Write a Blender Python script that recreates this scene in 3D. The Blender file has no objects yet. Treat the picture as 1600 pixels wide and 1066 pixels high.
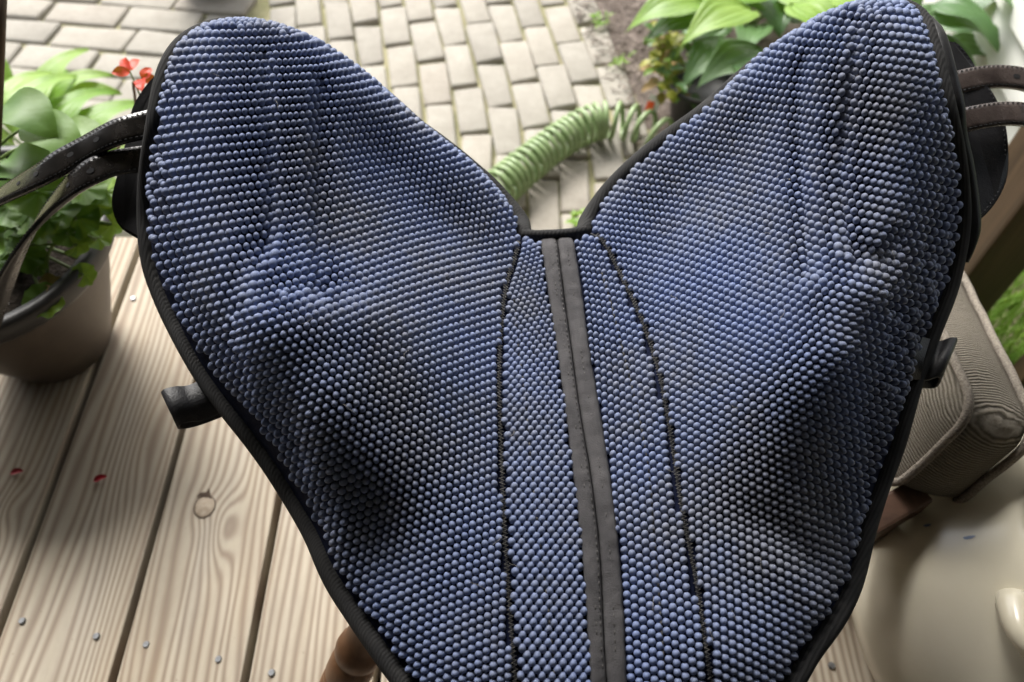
import bpy, bmesh, math, random
import numpy as np
from mathutils import Vector, Matrix, noise as mnoise
random.seed(7); np.random.seed(7)
R = math.radians
scn = bpy.context.scene
col = scn.collection

# ------------------------------------------------------------------ camera
FPX, PITCH, CAMZ, DECK = 1225.0, 55.7, 1.225, 0.28
SP, CP = math.sin(R(PITCH)), math.cos(R(PITCH))
cd = bpy.data.cameras.new('camera'); cam = bpy.data.objects.new('camera', cd); col.objects.link(cam)
cam.location = (0, 0, CAMZ); cam.rotation_euler = (R(90 - PITCH), 0, 0)
cd.sensor_width = 36; cd.lens = FPX / 1600 * 36; cd.clip_start = 0.02; cd.clip_end = 200
cd.dof.use_dof = True; cd.dof.focus_distance = 0.57; cd.dof.aperture_fstop = 6.0
scn.camera = cam
scn.render.resolution_x, scn.render.resolution_y = 1024, 682

# ------------------------------------------------------------------ light
SUN_EL, SUN_AZ = 46, 24          # azimuth from +Y towards -X
w = bpy.data.worlds.new('World'); scn.world = w; w.use_nodes = True
nt = w.node_tree; nt.nodes.clear()
sky = nt.nodes.new('ShaderNodeTexSky'); sky.sky_type = 'NISHITA'; sky.sun_disc = False
sky.sun_elevation = R(SUN_EL); sky.sun_rotation = R(-SUN_AZ)
sky.dust_density = 4.0; sky.ozone_density = 1.0; sky.air_density = 1.0
hs = nt.nodes.new('ShaderNodeHueSaturation'); hs.inputs['Saturation'].default_value = 0.35
bg = nt.nodes.new('ShaderNodeBackground'); bg.inputs['Strength'].default_value = 0.10
wo = nt.nodes.new('ShaderNodeOutputWorld')
nt.links.new(sky.outputs[0], hs.inputs['Color']); nt.links.new(hs.outputs[0], bg.inputs['Color']); nt.links.new(bg.outputs[0], wo.inputs['Surface'])
sl = bpy.data.lights.new('sun', 'SUN'); sl.energy = 1.5; sl.angle = R(24); sl.color = (1.0, 0.97, 0.92)
so = bpy.data.objects.new('sun', sl); col.objects.link(so)
sd = Vector((math.sin(R(SUN_AZ)) * math.cos(R(SUN_EL)) * -1, math.cos(R(SUN_AZ)) * math.cos(R(SUN_EL)), math.sin(R(SUN_EL))))
so.rotation_euler = sd.to_track_quat('Z', 'Y').to_euler()
vs = scn.view_settings
vs.view_transform = 'Standard'; vs.look = 'None'; vs.gamma = 1.0; vs.use_curve_mapping = False
vs.exposure = 1.75

# ------------------------------------------------------------------ helpers
def G(px, py, H):
    """world point on the sight line of a photo pixel at height H"""
    u = (px - 800) / FPX; v = (py - 533) / FPX
    d = (CAMZ - H) / (SP + CP * v)
    return Vector((u * d, (CP - SP * v) * d, H))
def depth(p):
    return p[1] * CP + (CAMZ - p[2]) * SP
def proj(p):
    d = depth(p); dn = -p[1] * SP + (CAMZ - p[2]) * CP
    return 800 + FPX * p[0] / d, 533 + FPX * dn / d, d
def link(o, parent=None):
    col.objects.link(o)
    if parent is not None: o.parent = parent
    return o
def mesh_obj(name, verts, faces, mat=None, parent=None, smooth=True):
    me = bpy.data.meshes.new(name); me.from_pydata([tuple(v) for v in verts], [], faces); me.update()
    if smooth: me.polygons.foreach_set('use_smooth', [True] * len(me.polygons))
    if mat: me.materials.append(mat)
    return link(bpy.data.objects.new(name, me), parent)
def bm_obj(name, bm, mat=None, parent=None, smooth=False):
    me = bpy.data.meshes.new(name); bm.to_mesh(me); bm.free()
    if smooth: me.polygons.foreach_set('use_smooth', [True] * len(me.polygons))
    if mat: me.materials.append(mat)
    return link(bpy.data.objects.new(name, me), parent)
def empty(name, loc=(0, 0, 0)):
    o = bpy.data.objects.new(name, None); o.location = loc; o.empty_display_size = 0.05
    return link(o)
def under(o, parent):
    """parent keeping world place (objects here are built in world coordinates)"""
    o.parent = parent; o.matrix_parent_inverse = Matrix.Translation(-Vector(parent.location)) if parent.type == 'EMPTY' else Matrix.Identity(4)
    return o
def tag(o, label=None, cat=None, group=None, kind=None):
    if label: o['label'] = label
    if cat: o['category'] = cat
    if group: o['group'] = group
    if kind: o['kind'] = kind
    return o
def box_bm(sx, sy, sz, bev=0.0, seg=2):
    bm = bmesh.new(); bmesh.ops.create_cube(bm, size=1)
    for v in bm.verts: v.co = Vector((v.co.x * sx, v.co.y * sy, v.co.z * sz))
    if bev: bmesh.ops.bevel(bm, geom=list(bm.edges), offset=bev, segments=seg, profile=0.6, affect='EDGES')
    return bm
def tube_data(pts, rad, seg=8, squash=1.0, closed=False, cap=True):
    pts = [Vector(p) for p in pts]; n = len(pts)
    rads = rad if isinstance(rad, (list, tuple)) else [rad] * n
    V, F = [], []; prev = None
    for i, p in enumerate(pts):
        if closed: t = pts[(i + 1) % n] - pts[i - 1]
        else: t = pts[min(i + 1, n - 1)] - pts[max(i - 1, 0)]
        t.normalize()
        up = Vector((0, 0, 1)) if prev is None else prev
        if abs(t.dot(up)) > 0.98: up = Vector((0, 1, 0))
        a = (up - t * up.dot(t)).normalized(); prev = a; b = t.cross(a)
        for k in range(seg):
            an = 2 * math.pi * k / seg
            V.append(p + (a * math.cos(an) * squash + b * math.sin(an)) * rads[i])
    m = n if closed else n - 1
    for i in range(m):
        for k in range(seg):
            j = (i + 1) % n
            F.append((i * seg + k, i * seg + (k + 1) % seg, j * seg + (k + 1) % seg, j * seg + k))
    if cap and not closed:
        F.append(tuple(range(seg))[::-1]); F.append(tuple((n - 1) * seg + k for k in range(seg)))
    return V, F
def tube(name, pts, rad, mat, parent=None, seg=8, squash=1.0, closed=False):
    V, F = tube_data(pts, rad, seg, squash, closed)
    return mesh_obj(name, V, F, mat, parent)
def join_data(parts):
    V, F = [], []
    for v, f in parts:
        o = len(V); V += list(v); F += [tuple(i + o for i in q) for q in f]
    return V, F
def lathe_data(prof, seg=48, center=(0, 0, 0)):
    V, F = [], []; c = Vector(center); n = len(prof)
    for r, z in prof:
        for k in range(seg):
            a = 2 * math.pi * k / seg
            V.append(c + Vector((r * math.cos(a), r * math.sin(a), z)))
    for i in range(n - 1):
        for k in range(seg):
            F.append((i * seg + k, i * seg + (k + 1) % seg, (i + 1) * seg + (k + 1) % seg, (i + 1) * seg + k))
    return V, F
def spline(pts, n=8):
    """Catmull-Rom through points"""
    P = [Vector(p) for p in pts]; out = []
    for i in range(len(P) - 1):
        p0 = P[max(i - 1, 0)]; p1 = P[i]; p2 = P[i + 1]; p3 = P[min(i + 2, len(P) - 1)]
        for k in range(n):
            t = k / n
            out.append(0.5 * ((2 * p1) + (p2 - p0) * t + (2 * p0 - 5 * p1 + 4 * p2 - p3) * t * t + (3 * p1 - p0 - 3 * p2 + p3) * t ** 3))
    out.append(P[-1]); return out
def resample(pts, step):
    P = [Vector(p) for p in pts]; out = [P[0].copy()]; acc = 0.0
    for a, b in zip(P[:-1], P[1:]):
        L = (b - a).length
        if L < 1e-9: continue
        s = step - acc
        while s <= L:
            out.append(a.lerp(b, s / L)); s += step
        acc = L - (s - step)
    return out

# ------------------------------------------------------------------ materials
class NT:
    def __init__(s, name, rough=0.6, spec=0.5):
        s.m = bpy.data.materials.new(name); s.m.use_nodes = True; s.t = s.m.node_tree
        s.b = s.t.nodes['Principled BSDF']; s.b.inputs['Roughness'].default_value = rough
        s.b.inputs['Specular IOR Level'].default_value = spec
    def n(s, typ, **kw):
        nd = s.t.nodes.new('ShaderNode' + typ)
        for k, v in kw.items():
            if hasattr(nd, k) and not isinstance(v, tuple): setattr(nd, k, v)
        return nd
    def l(s, a, b): s.t.links.new(a, b)
    def pos(s, obj=False, gen=False):
        if obj: return s.n('TexCoord').outputs['Object']
        return s.n('NewGeometry').outputs['Position']
    def map(s, vec, sc=(1, 1, 1), loc=(0, 0, 0), rot=(0, 0, 0)):
        m = s.n('Mapping'); m.inputs['Scale'].default_value = sc; m.inputs['Location'].default_value = loc; m.inputs['Rotation'].default_value = rot
        s.l(vec, m.inputs['Vector']); return m.outputs[0]
    def noise(s, vec, scale, detail=4, rough=0.55, dist=0.0, w=None):
        nd = s.n('TexNoise'); nd.inputs['Scale'].default_value = scale; nd.inputs['Detail'].default_value = detail
        nd.inputs['Roughness'].default_value = rough; nd.inputs['Distortion'].default_value = dist
        if w is not None: nd.noise_dimensions = '4D'; s.l(w, nd.inputs['W'])
        s.l(vec, nd.inputs['Vector']); return nd.outputs['Fac']
    def ramp(s, fac, stops):
        r = s.n('ValToRGB'); e = r.color_ramp.elements
        while len(e) < len(stops): e.new(0.5)
        for i, (p, c) in enumerate(stops):
            e[i].position = p; e[i].color = (*c, 1) if len(c) == 3 else c
        s.l(fac, r.inputs[0]); return r.outputs[0]
    def mix(s, fac, a, b, typ='MIX'):
        m = s.n('Mix'); m.data_type = 'RGBA'; m.blend_type = typ
        for sock, val in ((m.inputs[0], fac), (m.inputs[6], a), (m.inputs[7], b)):
            if isinstance(val, (int, float)): sock.default_value = val
            elif isinstance(val, tuple): sock.default_value = (*val, 1) if len(val) == 3 else val
            else: s.l(val, sock)
        return m.outputs[2]
    def math(s, op, a, b=None, c=None):
        m = s.n('Math'); m.operation = op
        for i, v in enumerate((a, b, c)):
            if v is None: continue
            if isinstance(v, (int, float)): m.inputs[i].default_value = v
            else: s.l(v, m.inputs[i])
        return m.outputs[0]
    def bump(s, h, strength=0.3, dist=0.002):
        b = s.n('Bump'); b.inputs['Strength'].default_value = strength; b.inputs['Distance'].default_value = dist
        s.l(h, b.inputs['Height']); s.l(b.outputs[0], s.b.inputs['Normal'])
    def color(s, c):
        if isinstance(c, tuple): s.b.inputs['Base Color'].default_value = (*c, 1)
        else: s.l(c, s.b.inputs['Base Color'])
    def rough(s, r): s.l(r, s.b.inputs['Roughness'])

def simple(name, c1, c2, scale=20, rough=0.6, bump=0.2, bscale=None, spec=0.5, dist=0.002, detail=5):
    m = NT(name, rough, spec); p = m.pos()
    f = m.noise(p, scale, detail)
    m.color(m.ramp(f, [(0.3, c1), (0.7, c2)]))
    if bump: m.bump(m.noise(p, bscale or scale * 4, 4), bump, dist)
    return m.m

def mat_knob():
    m = NT('rubber_knob', 0.62, 0.35); p = m.pos()
    f = m.math('ADD', m.math('MULTIPLY', m.noise(p, 9, 3), 0.90), m.math('MULTIPLY', m.noise(p, 150, 1), 0.26))
    base = m.ramp(f, [(0.38, (0.158, 0.205, 0.365)), (0.55, (0.166, 0.203, 0.325)), (0.74, (0.180, 0.195, 0.250))])
    dust = m.ramp(m.noise(p, 60, 4), [(0.55, (0, 0, 0)), (0.8, (1, 1, 1))])
    m.color(m.mix(m.math('MULTIPLY', dust, 0.15), base, (0.22, 0.215, 0.215)))
    m.bump(m.noise(p, 2200, 2), 0.12, 0.0004)
    return m.m
def mat_twill(name, c1, c2, ang=0.7, scale=900, rough=0.85):
    m = NT(name, rough, 0.25); p = m.pos()
    wv = m.n('TexWave'); wv.inputs['Scale'].default_value = scale / 6.28; wv.inputs['Distortion'].default_value = 0.6; wv.inputs['Detail'].default_value = 1
    m.l(m.map(p, rot=(0.3, 0.5, ang)), wv.inputs['Vector'])
    f = m.noise(p, 35, 5)
    m.color(m.mix(m.math('MULTIPLY', wv.outputs['Fac'], 0.5), m.ramp(f, [(0.3, c1), (0.75, c2)]), tuple(x * 0.45 for x in c1)))
    m.bump(wv.outputs['Fac'], 0.35, 0.0006)
    return m.m
def mat_leather(name, c1, c2, rough=0.38):
    m = NT(name, rough, 0.3 if rough > .4 else .7); p = m.pos()
    f = m.noise(p, 45, 6, 0.65)
    m.color(m.ramp(f, [(0.35, c1), (0.72, c2)]))
    vo = m.n('TexVoronoi'); vo.inputs['Scale'].default_value = 900; m.l(p, vo.inputs['Vector'])
    m.bump(m.math('ADD', m.math('MULTIPLY', vo.outputs['Distance'], 0.4), m.noise(p, 160, 4)), 0.25, 0.001)
    m.rough(m.math('ADD', m.math('MULTIPLY', f, 0.3), rough - 0.12))
    return m.m
def mat_deck():
    m = NT('weathered_pine', 0.72, 0.3); p = m.pos()
    oi = m.n('ObjectInfo'); rnd = m.math('MULTIPLY', oi.outputs['Random'], 37.0)
    sep = m.n('SeparateXYZ'); m.l(p, sep.inputs[0]); X, Y = sep.outputs[0], sep.outputs[1]
    g = m.math('MULTIPLY', X, 620.0)
    n1 = m.noise(m.map(p, (9, 0.9, 1)), 1.0, 2, 0.5, w=rnd)
    n2 = m.noise(m.map(p, (40, 5, 1)), 1.0, 2, 0.5, w=rnd)
    g = m.math('ADD', g, m.math('MULTIPLY', n1, 58.0)); g = m.math('ADD', g, m.math('MULTIPLY', n2, 6.5))
    for kx, ky, amp, sx, sy in KNOTS:
        dx = m.math('DIVIDE', m.math('SUBTRACT', X, kx), sx); dy = m.math('DIVIDE', m.math('SUBTRACT', Y, ky), sy)
        r2 = m.math('ADD', m.math('MULTIPLY', dx, dx), m.math('MULTIPLY', dy, dy))
        g = m.math('ADD', g, m.math('MULTIPLY', m.math('EXPONENT', m.math('MULTIPLY', r2, -1.0)), amp))
    s = m.math('ADD', m.math('MULTIPLY', m.math('SINE', g), 0.5), 0.5)
    sh = m.math('POWER', s, 1.6)
    big = m.noise(m.map(p, (14, 2.2, 1)), 1.0, 3, 0.6, w=rnd)
    light = m.ramp(big, [(0.3, (0.42, 0.355, 0.26)), (0.55, (0.51, 0.455, 0.36)), (0.8, (0.43, 0.395, 0.335))])
    dark = m.ramp(big, [(0.3, (0.27, 0.195, 0.13)), (0.7, (0.25, 0.205, 0.165))])
    fib = m.noise(m.map(p, (700, 14, 1)), 1.0, 2)
    c = m.mix(m.math('MULTIPLY', sh, 0.95), light, dark)
    c = m.mix(m.math('MULTIPLY', fib, 0.30), c, (0.28, 0.22, 0.17))
    st_ = m.ramp(m.noise(m.map(p, (1.6, .7, 1)), 9.0, 6, 0.7), [(0.42, (0, 0, 0)), (0.72, (1, 1, 1))])
    c = m.mix(m.math('MULTIPLY', st_, 0.38), c, (0.24, 0.205, 0.165))
    spk = m.ramp(m.noise(p, 130, 2), [(0.72, (0, 0, 0)), (0.76, (1, 1, 1))])
    c = m.mix(m.math('MULTIPLY', spk, 0.35), c, (0.16, 0.12, 0.08))
    m.color(c)
    m.bump(m.math('ADD', m.math('MULTIPLY', sh, -0.7), m.math('MULTIPLY', fib, 0.6)), 0.35, 0.0012)
    return m.m
def mat_wood(name, c1, c2, rough=0.5, ax=(60, 60, 3)):
    m = NT(name, rough, 0.4); p = m.pos(obj=False)
    f = m.noise(m.map(p, ax), 1.0, 5, 0.6, 0.6)
    m.color(m.ramp(f, [(0.3, c1), (0.7, c2)])); m.bump(f, 0.15, 0.001)
    return m.m
def mat_paver():
    m = NT('tumbled_concrete', 0.9, 0.2); p = m.pos(); oi = m.n('ObjectInfo')
    tone = m.ramp(oi.outputs['Random'], [(0.0, (0.27, 0.255, 0.225)), (0.4, (0.33, 0.31, 0.27)), (0.75, (0.39, 0.365, 0.315)), (1.0, (0.33, 0.29, 0.245))])
    f = m.noise(p, 18, 6, 0.7); f2 = m.noise(p, 190, 3, 0.7)
    c = m.mix(0.5, tone, m.ramp(f, [(0.3, (0.24, 0.22, 0.185)), (0.7, (0.42, 0.395, 0.345))]))
    c = m.mix(m.math('MULTIPLY', m.ramp(f2, [(0.35, (1, 1, 1)), (0.55, (0, 0, 0))]), 0.5), c, (0.27, 0.25, 0.22))
    m.color(c); m.bump(m.math('ADD', f, m.math('MULTIPLY', f2, 0.5)), 0.5, 0.004)
    return m.m
def mat_leaf(name, c1, c2, rough=0.42, trans=0.35):
    m = NT(name, rough, 0.45); p = m.pos(); oi = m.n('ObjectInfo')
    f = m.math('ADD', m.math('MULTIPLY', m.noise(p, 22, 3), 0.6), m.math('MULTIPLY', oi.outputs['Random'], 0.4))
    c = m.ramp(f, [(0.3, c1), (0.7, c2)]); m.color(c)
    tr = m.n('BsdfTranslucent'); m.l(m.mix(0.5, c, (0.35, 0.5, 0.05), 'MIX'), tr.inputs['Color'])
    ms = m.n('MixShader'); ms.inputs[0].default_value = trans
    m.l(m.b.outputs[0], ms.inputs[1]); m.l(tr.outputs[0], ms.inputs[2])
    out = [n for n in m.t.nodes if n.type == 'OUTPUT_MATERIAL'][0]; m.l(ms.outputs[0], out.inputs['Surface'])
    m.bump(m.noise(p, 90, 3), 0.25, 0.002)
    return m.m
def mat_chenille():
    m = NT('ribbed_chenille', 0.95, 0.1); p = m.pos(obj=True); uvn = m.n('UVMap')
    sep = m.n('SeparateXYZ'); m.l(uvn.outputs[0], sep.inputs[0])
    dist = m.noise(p, 30, 3)
    st = m.math('SINE', m.math('ADD', m.math('MULTIPLY', sep.outputs[0], 2000.0), m.math('MULTIPLY', dist, 14.0)))
    nn = m.noise(p, 520, 4, 0.8); n2 = m.noise(p, 140, 3)
    s = m.math('ADD', m.math('MULTIPLY', st, 0.5), 0.5)
    c = m.ramp(m.math('ADD', m.math('MULTIPLY', s, 0.5), m.math('MULTIPLY', nn, 0.5)), [(0.2, (0.10, 0.085, 0.068)), (0.5, (0.23, 0.20, 0.165)), (0.85, (0.36, 0.325, 0.28))])
    c = m.mix(m.math('MULTIPLY', n2, 0.35), c, (0.17, 0.16, 0.10))
    m.color(c); m.bump(m.math('ADD', m.math('MULTIPLY', s, 0.8), nn), 0.9, 0.003)
    return m.m

KX = G(322, 795, DECK); K2 = G(345, 820, DECK); K3 = G(15, 795, DECK); K4 = G(215, 690, DECK)
KNOTS = [(KX.x, KX.y, 8.0, 0.018, 0.026), (K2.x + 0.006, K2.y - 0.004, 17.0, 0.018, 0.045), (K3.x, K3.y, 9.0, 0.02, 0.03), (K4.x, K4.y, 8.0, 0.03, 0.10)]
M = {}
M['knob'] = mat_knob()
M['backing'] = simple('dark_blue_backing', (0.006, 0.008, 0.022), (0.010, 0.014, 0.036), 200, 0.9, 0.3, 900, 0.1)
M['binding'] = mat_twill('black_bias_binding', (0.020, 0.020, 0.021), (0.040, 0.039, 0.038))
M['tape'] = simple('grey_webbing_tape', (0.058, 0.056, 0.059), (0.105, 0.101, 0.103), 40, 0.9, 0.6, 1100, 0.15, 0.001)
M['thread'] = simple('black_thread', (0.012, 0.012, 0.013), (0.03, 0.03, 0.032), 300, 0.8, 0)
M['grey_thread'] = simple('grey_thread', (0.05, 0.047, 0.045), (0.09, 0.085, 0.08), 300, 0.8, 0)
M['pale_thread'] = simple('pale_grey_thread', (0.15, 0.145, 0.14), (0.22, 0.21, 0.2), 300, 0.8, 0)
M['slit'] = simple('black_slit', (0.004, 0.004, 0.005), (0.008, 0.008, 0.009), 100, 0.9, 0)
M['leather'] = mat_leather('black_leather', (0.005, 0.005, 0.006), (0.014, 0.0135, 0.015), 0.45)
M['strap'] = mat_leather('worn_brown_black_leather', (0.004, 0.0036, 0.0034), (0.018, 0.0145, 0.0125), 0.22)
M['strap_r'] = mat_leather('rubbed_brown_leather', (0.038, 0.029, 0.027), (0.095, 0.075, 0.068), 0.22)
M['elastic'] = simple('black_elastic', (0.010, 0.010, 0.012), (0.02, 0.02, 0.023), 200, 0.5, 0.3, 700)
M['deck'] = mat_deck()
M['deck_side'] = mat_wood('damp_joist_wood', (0.10, 0.075, 0.05), (0.18, 0.14, 0.10), 0.8)
M['paver'] = mat_paver()
M['nail'] = simple('galvanised_steel', (0.16, 0.165, 0.175), (0.30, 0.31, 0.325), 300, 0.45, 0.1); M['nail'].node_tree.nodes['Principled BSDF'].inputs['Metallic'].default_value = 0.8
M['post'] = mat_wood('brown_stained_post', (0.045, 0.027, 0.014), (0.095, 0.060, 0.032), 0.6, (45, 45, 2))
M['chair'] = mat_wood('dark_reddish_wood', (0.055, 0.030, 0.020), (0.105, 0.058, 0.038), 0.45, (50, 50, 4))
M['leg'] = mat_wood('honey_brown_turned_wood', (0.17, 0.085, 0.042), (0.25, 0.13, 0.066), 0.42, (60, 60, 5))
M['chenille'] = mat_chenille()
M['crock'] = simple('cream_salt_glaze', (0.62, 0.57, 0.44), (0.70, 0.655, 0.53), 9, 0.22, 0.06, 60, 0.5)
M['cobalt'] = simple('cobalt_blue_print', (0.14, 0.21, 0.36), (0.22, 0.29, 0.44), 200, 0.35, 0)
M['siding'] = simple('white_painted_siding', (0.66, 0.66, 0.62), (0.74, 0.74, 0.70), 7, 0.55, 0.1, 60)
M['pot'] = simple('tan_plastic_planter', (0.055, 0.042, 0.031), (0.075, 0.057, 0.042), 25, 0.5, 0.1, 120)
M['pot_rim'] = simple('dark_grey_rim', (0.016, 0.0155, 0.015), (0.028, 0.027, 0.026), 30, 0.42, 0.1)
M['black_pot'] = simple('black_plastic', (0.010, 0.010, 0.010), (0.02, 0.02, 0.02), 30, 0.45, 0.1)
M['soil'] = simple('dark_potting_soil', (0.010, 0.008, 0.006), (0.035, 0.028, 0.022), 90, 0.95, 1.0, 160, 0.1, 0.01)
M['perlite'] = simple('white_perlite', (0.6, 0.6, 0.58), (0.75, 0.75, 0.73), 100, 0.9, 0)
M['joint'] = simple('mossy_joint_sand', (0.19, 0.19, 0.095), (0.35, 0.325, 0.20), 14, 0.95, 0.8, 120, 0.1, 0.006)
M['lawn_soil'] = simple('lawn_soil', (0.06, 0.085, 0.03), (0.10, 0.12, 0.045), 6, 0.95, 0.6, 80, 0.1)
M['mulch'] = simple('mulch_soil', (0.12, 0.095, 0.08), (0.24, 0.20, 0.175), 30, 0.95, 1.0, 110, 0.1, 0.012)
M['chip'] = simple('bark_chip', (0.15, 0.115, 0.095), (0.34, 0.29, 0.25), 40, 0.9, 0.4, 200)
M['hose'] = simple('green_coil_hose', (0.20, 0.29, 0.12), (0.27, 0.36, 0.17), 15, 0.35, 0)
M['hosta'] = mat_leaf('hosta_green', (0.055, 0.13, 0.04), (0.12, 0.23, 0.08), 0.38, 0.25)
M['hosta_light'] = mat_leaf('lime_green_leaf', (0.17, 0.33, 0.04), (0.30, 0.46, 0.09), 0.42, 0.40)
M['geranium'] = mat_leaf('geranium_green', (0.075, 0.17, 0.025), (0.16, 0.29, 0.05), 0.5, 0.35)
M['yellow_leaf'] = mat_leaf('yellow_green_leaf', (0.20, 0.22, 0.03), (0.38, 0.36, 0.07), 0.5, 0.35)
M['dry_leaf'] = mat_leaf('dry_brown_leaf', (0.20, 0.12, 0.04), (0.36, 0.24, 0.09), 0.7, 0.2)
M['grass'] = mat_leaf('grass_green', (0.10, 0.22, 0.03), (0.22, 0.36, 0.07), 0.5, 0.4)
M['stem'] = simple('green_stem', (0.13, 0.20, 0.05), (0.20, 0.28, 0.09), 30, 0.5, 0)
M['red_stem'] = simple('reddish_stem', (0.14, 0.07, 0.04), (0.20, 0.12, 0.06), 30, 0.5, 0)
M['petal'] = mat_leaf('red_petal', (0.62, 0.02, 0.012), (0.80, 0.05, 0.025), 0.5, 0.30)
M['dry_petal'] = simple('fallen_crimson_petal', (0.30, 0.01, 0.02), (0.50, 0.02, 0.04), 60, 0.6, 0)
M['magenta'] = mat_leaf('magenta_petal', (0.55, 0.02, 0.22), (0.70, 0.05, 0.32), 0.5, 0.3)
M['white'] = simple('white_plastic_tag', (0.65, 0.65, 0.63), (0.72, 0.72, 0.70), 30, 0.5, 0)
M['orange'] = simple('orange_print', (0.75, 0.08, 0.02), (0.85, 0.12, 0.03), 30, 0.5, 0)
M['roof'] = simple('dark_roof_surface', (0.10, 0.085, 0.07), (0.14, 0.12, 0.10), 3, 0.7, 0.1)  # kept dark so the unseen roof bounces little light
M['wall_dark'] = simple('dark_wall_surface', (0.09, 0.085, 0.08), (0.12, 0.115, 0.11), 3, 0.7, 0.1)  # dark tone holds down fill light from the added walls

def sheet(name, x0, x1, y0, y1, z, mat, kind='structure', parent=None):
    o = mesh_obj(name, [(x0, y0, z), (x1, y0, z), (x1, y1, z), (x0, y1, z)], [(0, 1, 2, 3)], mat, parent, False)
    if parent is None: tag(o, kind=kind)
    return o

# ------------------------------------------------------------------ setting: ground, path, bed, deck, porch
sheet('ground', -60, 60, -60, 60, -0.03, M['lawn_soil'])
path = sheet('path', -3.2, 1.05, 0.80, 4.6, -0.012, M['joint'])
def edge_x(y): return 0.185 + (1.946 - y) * 0.215
def make_paver_meshes(L, W, H, n=6):
    out = []
    for k in range(n):
        bm = box_bm(L, W, H, 0.0075, 2)
        rng = random.Random(k * 13 + int(L * 1000))
        top = max(v.co.z for v in bm.verts)
        cr = {}
        for v in bm.verts:
            key = (v.co.x > 0, v.co.y > 0)
            if key not in cr: cr[key] = (rng.uniform(-.004, .004), rng.uniform(-.003, .003), rng.uniform(-.0035, .0025))
            a, b, c = cr[key]
            v.co.x += a + rng.uniform(-.0007, .0007); v.co.y += b + rng.uniform(-.0007, .0007)
            if v.co.z > 0: v.co.z += c
        me = bpy.data.meshes.new('paver'); bm.to_mesh(me); bm.free(); me.materials.append(M['paver'])
        me.polygons.foreach_set('use_smooth', [True] * len(me.polygons))
        out.append(me)
    return out
PM_A = make_paver_meshes(0.200, 0.088, 0.05); PM_B = make_paver_meshes(0.066, 0.158, 0.05)
def paver(me, x, y, rz):
    o = bpy.data.objects.new('paver', me); o.location = (x, y, -0.025 + random.uniform(-.003, .003))
    o.rotation_euler = (random.uniform(-.012, .012), random.uniform(-.012, .012), rz + random.uniform(-.012, .012)); link(o, path)
def in_view(x, y, m=90):
    px, py, d = proj((x, y, 0)); return -m < px < 1600 + m and -m < py < 480
def gx(y):  # the columns bend to the left further out
    t = max(0.0, y - 1.36); return -0.205 * t + 0.02 * (1 - math.exp(-t * 6))
pitchx, pitchy = 0.0735, 0.166
SPLIT = -0.60
for ci in range(-9, 9):
    cx = -0.043 + pitchx * (ci + 0.5)
    for ri in range(0, 12):
        y = 0.93 + pitchy * (ri + (0.5 if ci % 2 else 0.0) + 0.06 * math.sin(ci * 2.3))
        x = cx + gx(y)
        if x < SPLIT + 0.01 - 0.2 * max(0, y - 1.5) or x > edge_x(y) + (0.035 if y > 1.35 else 0.5) or y > 2.6 or not in_view(x, y): continue
        sl_ = math.atan2(gx(y + .08) - gx(y - .08), .16)
        paver(random.choice(PM_B), x, y, -sl_)
ang = R(-8.3); ca, sa = math.cos(ang), math.sin(ang)
o0 = G(18, 9, 0)
for ri in range(-8, 12):
    for ci in range(-3, 9):
        s = (ci + (0.42 if ri % 2 else 0.0) + 0.12 * math.sin(ri * 1.7)) * 0.209; t = ri * 0.0955
        x = o0.x + s * ca - t * sa; y = o0.y + s * sa + t * ca
        if x > SPLIT - 0.045 - 0.2 * max(0, y - 1.5) or not in_view(x, y): continue
        paver(random.choice(PM_A), x, y, ang)

# mulch bed right of the path
V, F = [], []
nx, ny = 34, 60
for j in range(ny + 1):
    y = 1.30 + j * 0.045
    for i in range(nx + 1):
        x = edge_x(y) + 0.005 + i * 0.03
        h = 0.012 * mnoise.noise((x * 9, y * 9, 0)) + 0.006 * mnoise.noise((x * 30, y * 30, 3)) + min(0.03, i * 0.006) - 0.016
        V.append((x, y, h))
for j in range(ny):
    for i in range(nx):
        a = j * (nx + 1) + i; F.append((a, a + 1, a + nx + 2, a + nx + 1))
bed = tag(mesh_obj('garden_bed', V, F, M['mulch']), kind='structure')
parts = []
for k in range(2600):
    y = 1.32 + 1.2 * random.random(); x = edge_x(y) + random.uniform(-.03, 0.45)
    if random.random() < 0.5 and x > edge_x(y) + 0.3: continue
    L = random.uniform(.008, .034); W = random.uniform(.002, .006); a = random.uniform(0, 6.28); z = 0.012 + random.uniform(-.006, .010)
    if x < edge_x(y): z = 0.002
    d = Vector((math.cos(a), math.sin(a), random.uniform(-.3, .3))) * L / 2; s = Vector((-math.sin(a), math.cos(a), random.uniform(-.5, .5))) * W / 2
    c = Vector((x, y, z)); n = Vector((0, 0, .0015))
    vv = [c - d - s * .6, c - d + s * .5, c + d + s, c + d - s * .7, c - d * .9 + n, c + d * .9 + n]
    parts.append((vv, [(0, 1, 4), (1, 2, 5, 4), (2, 3, 5), (3, 0, 4, 5)]))
V, F = join_data(parts)
chips = mesh_obj('mulch_chips', V, F, M['chip'], None, False)
tag(chips, 'brown bark mulch chips scattered over the flower bed', 'mulch', kind='stuff')

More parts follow.
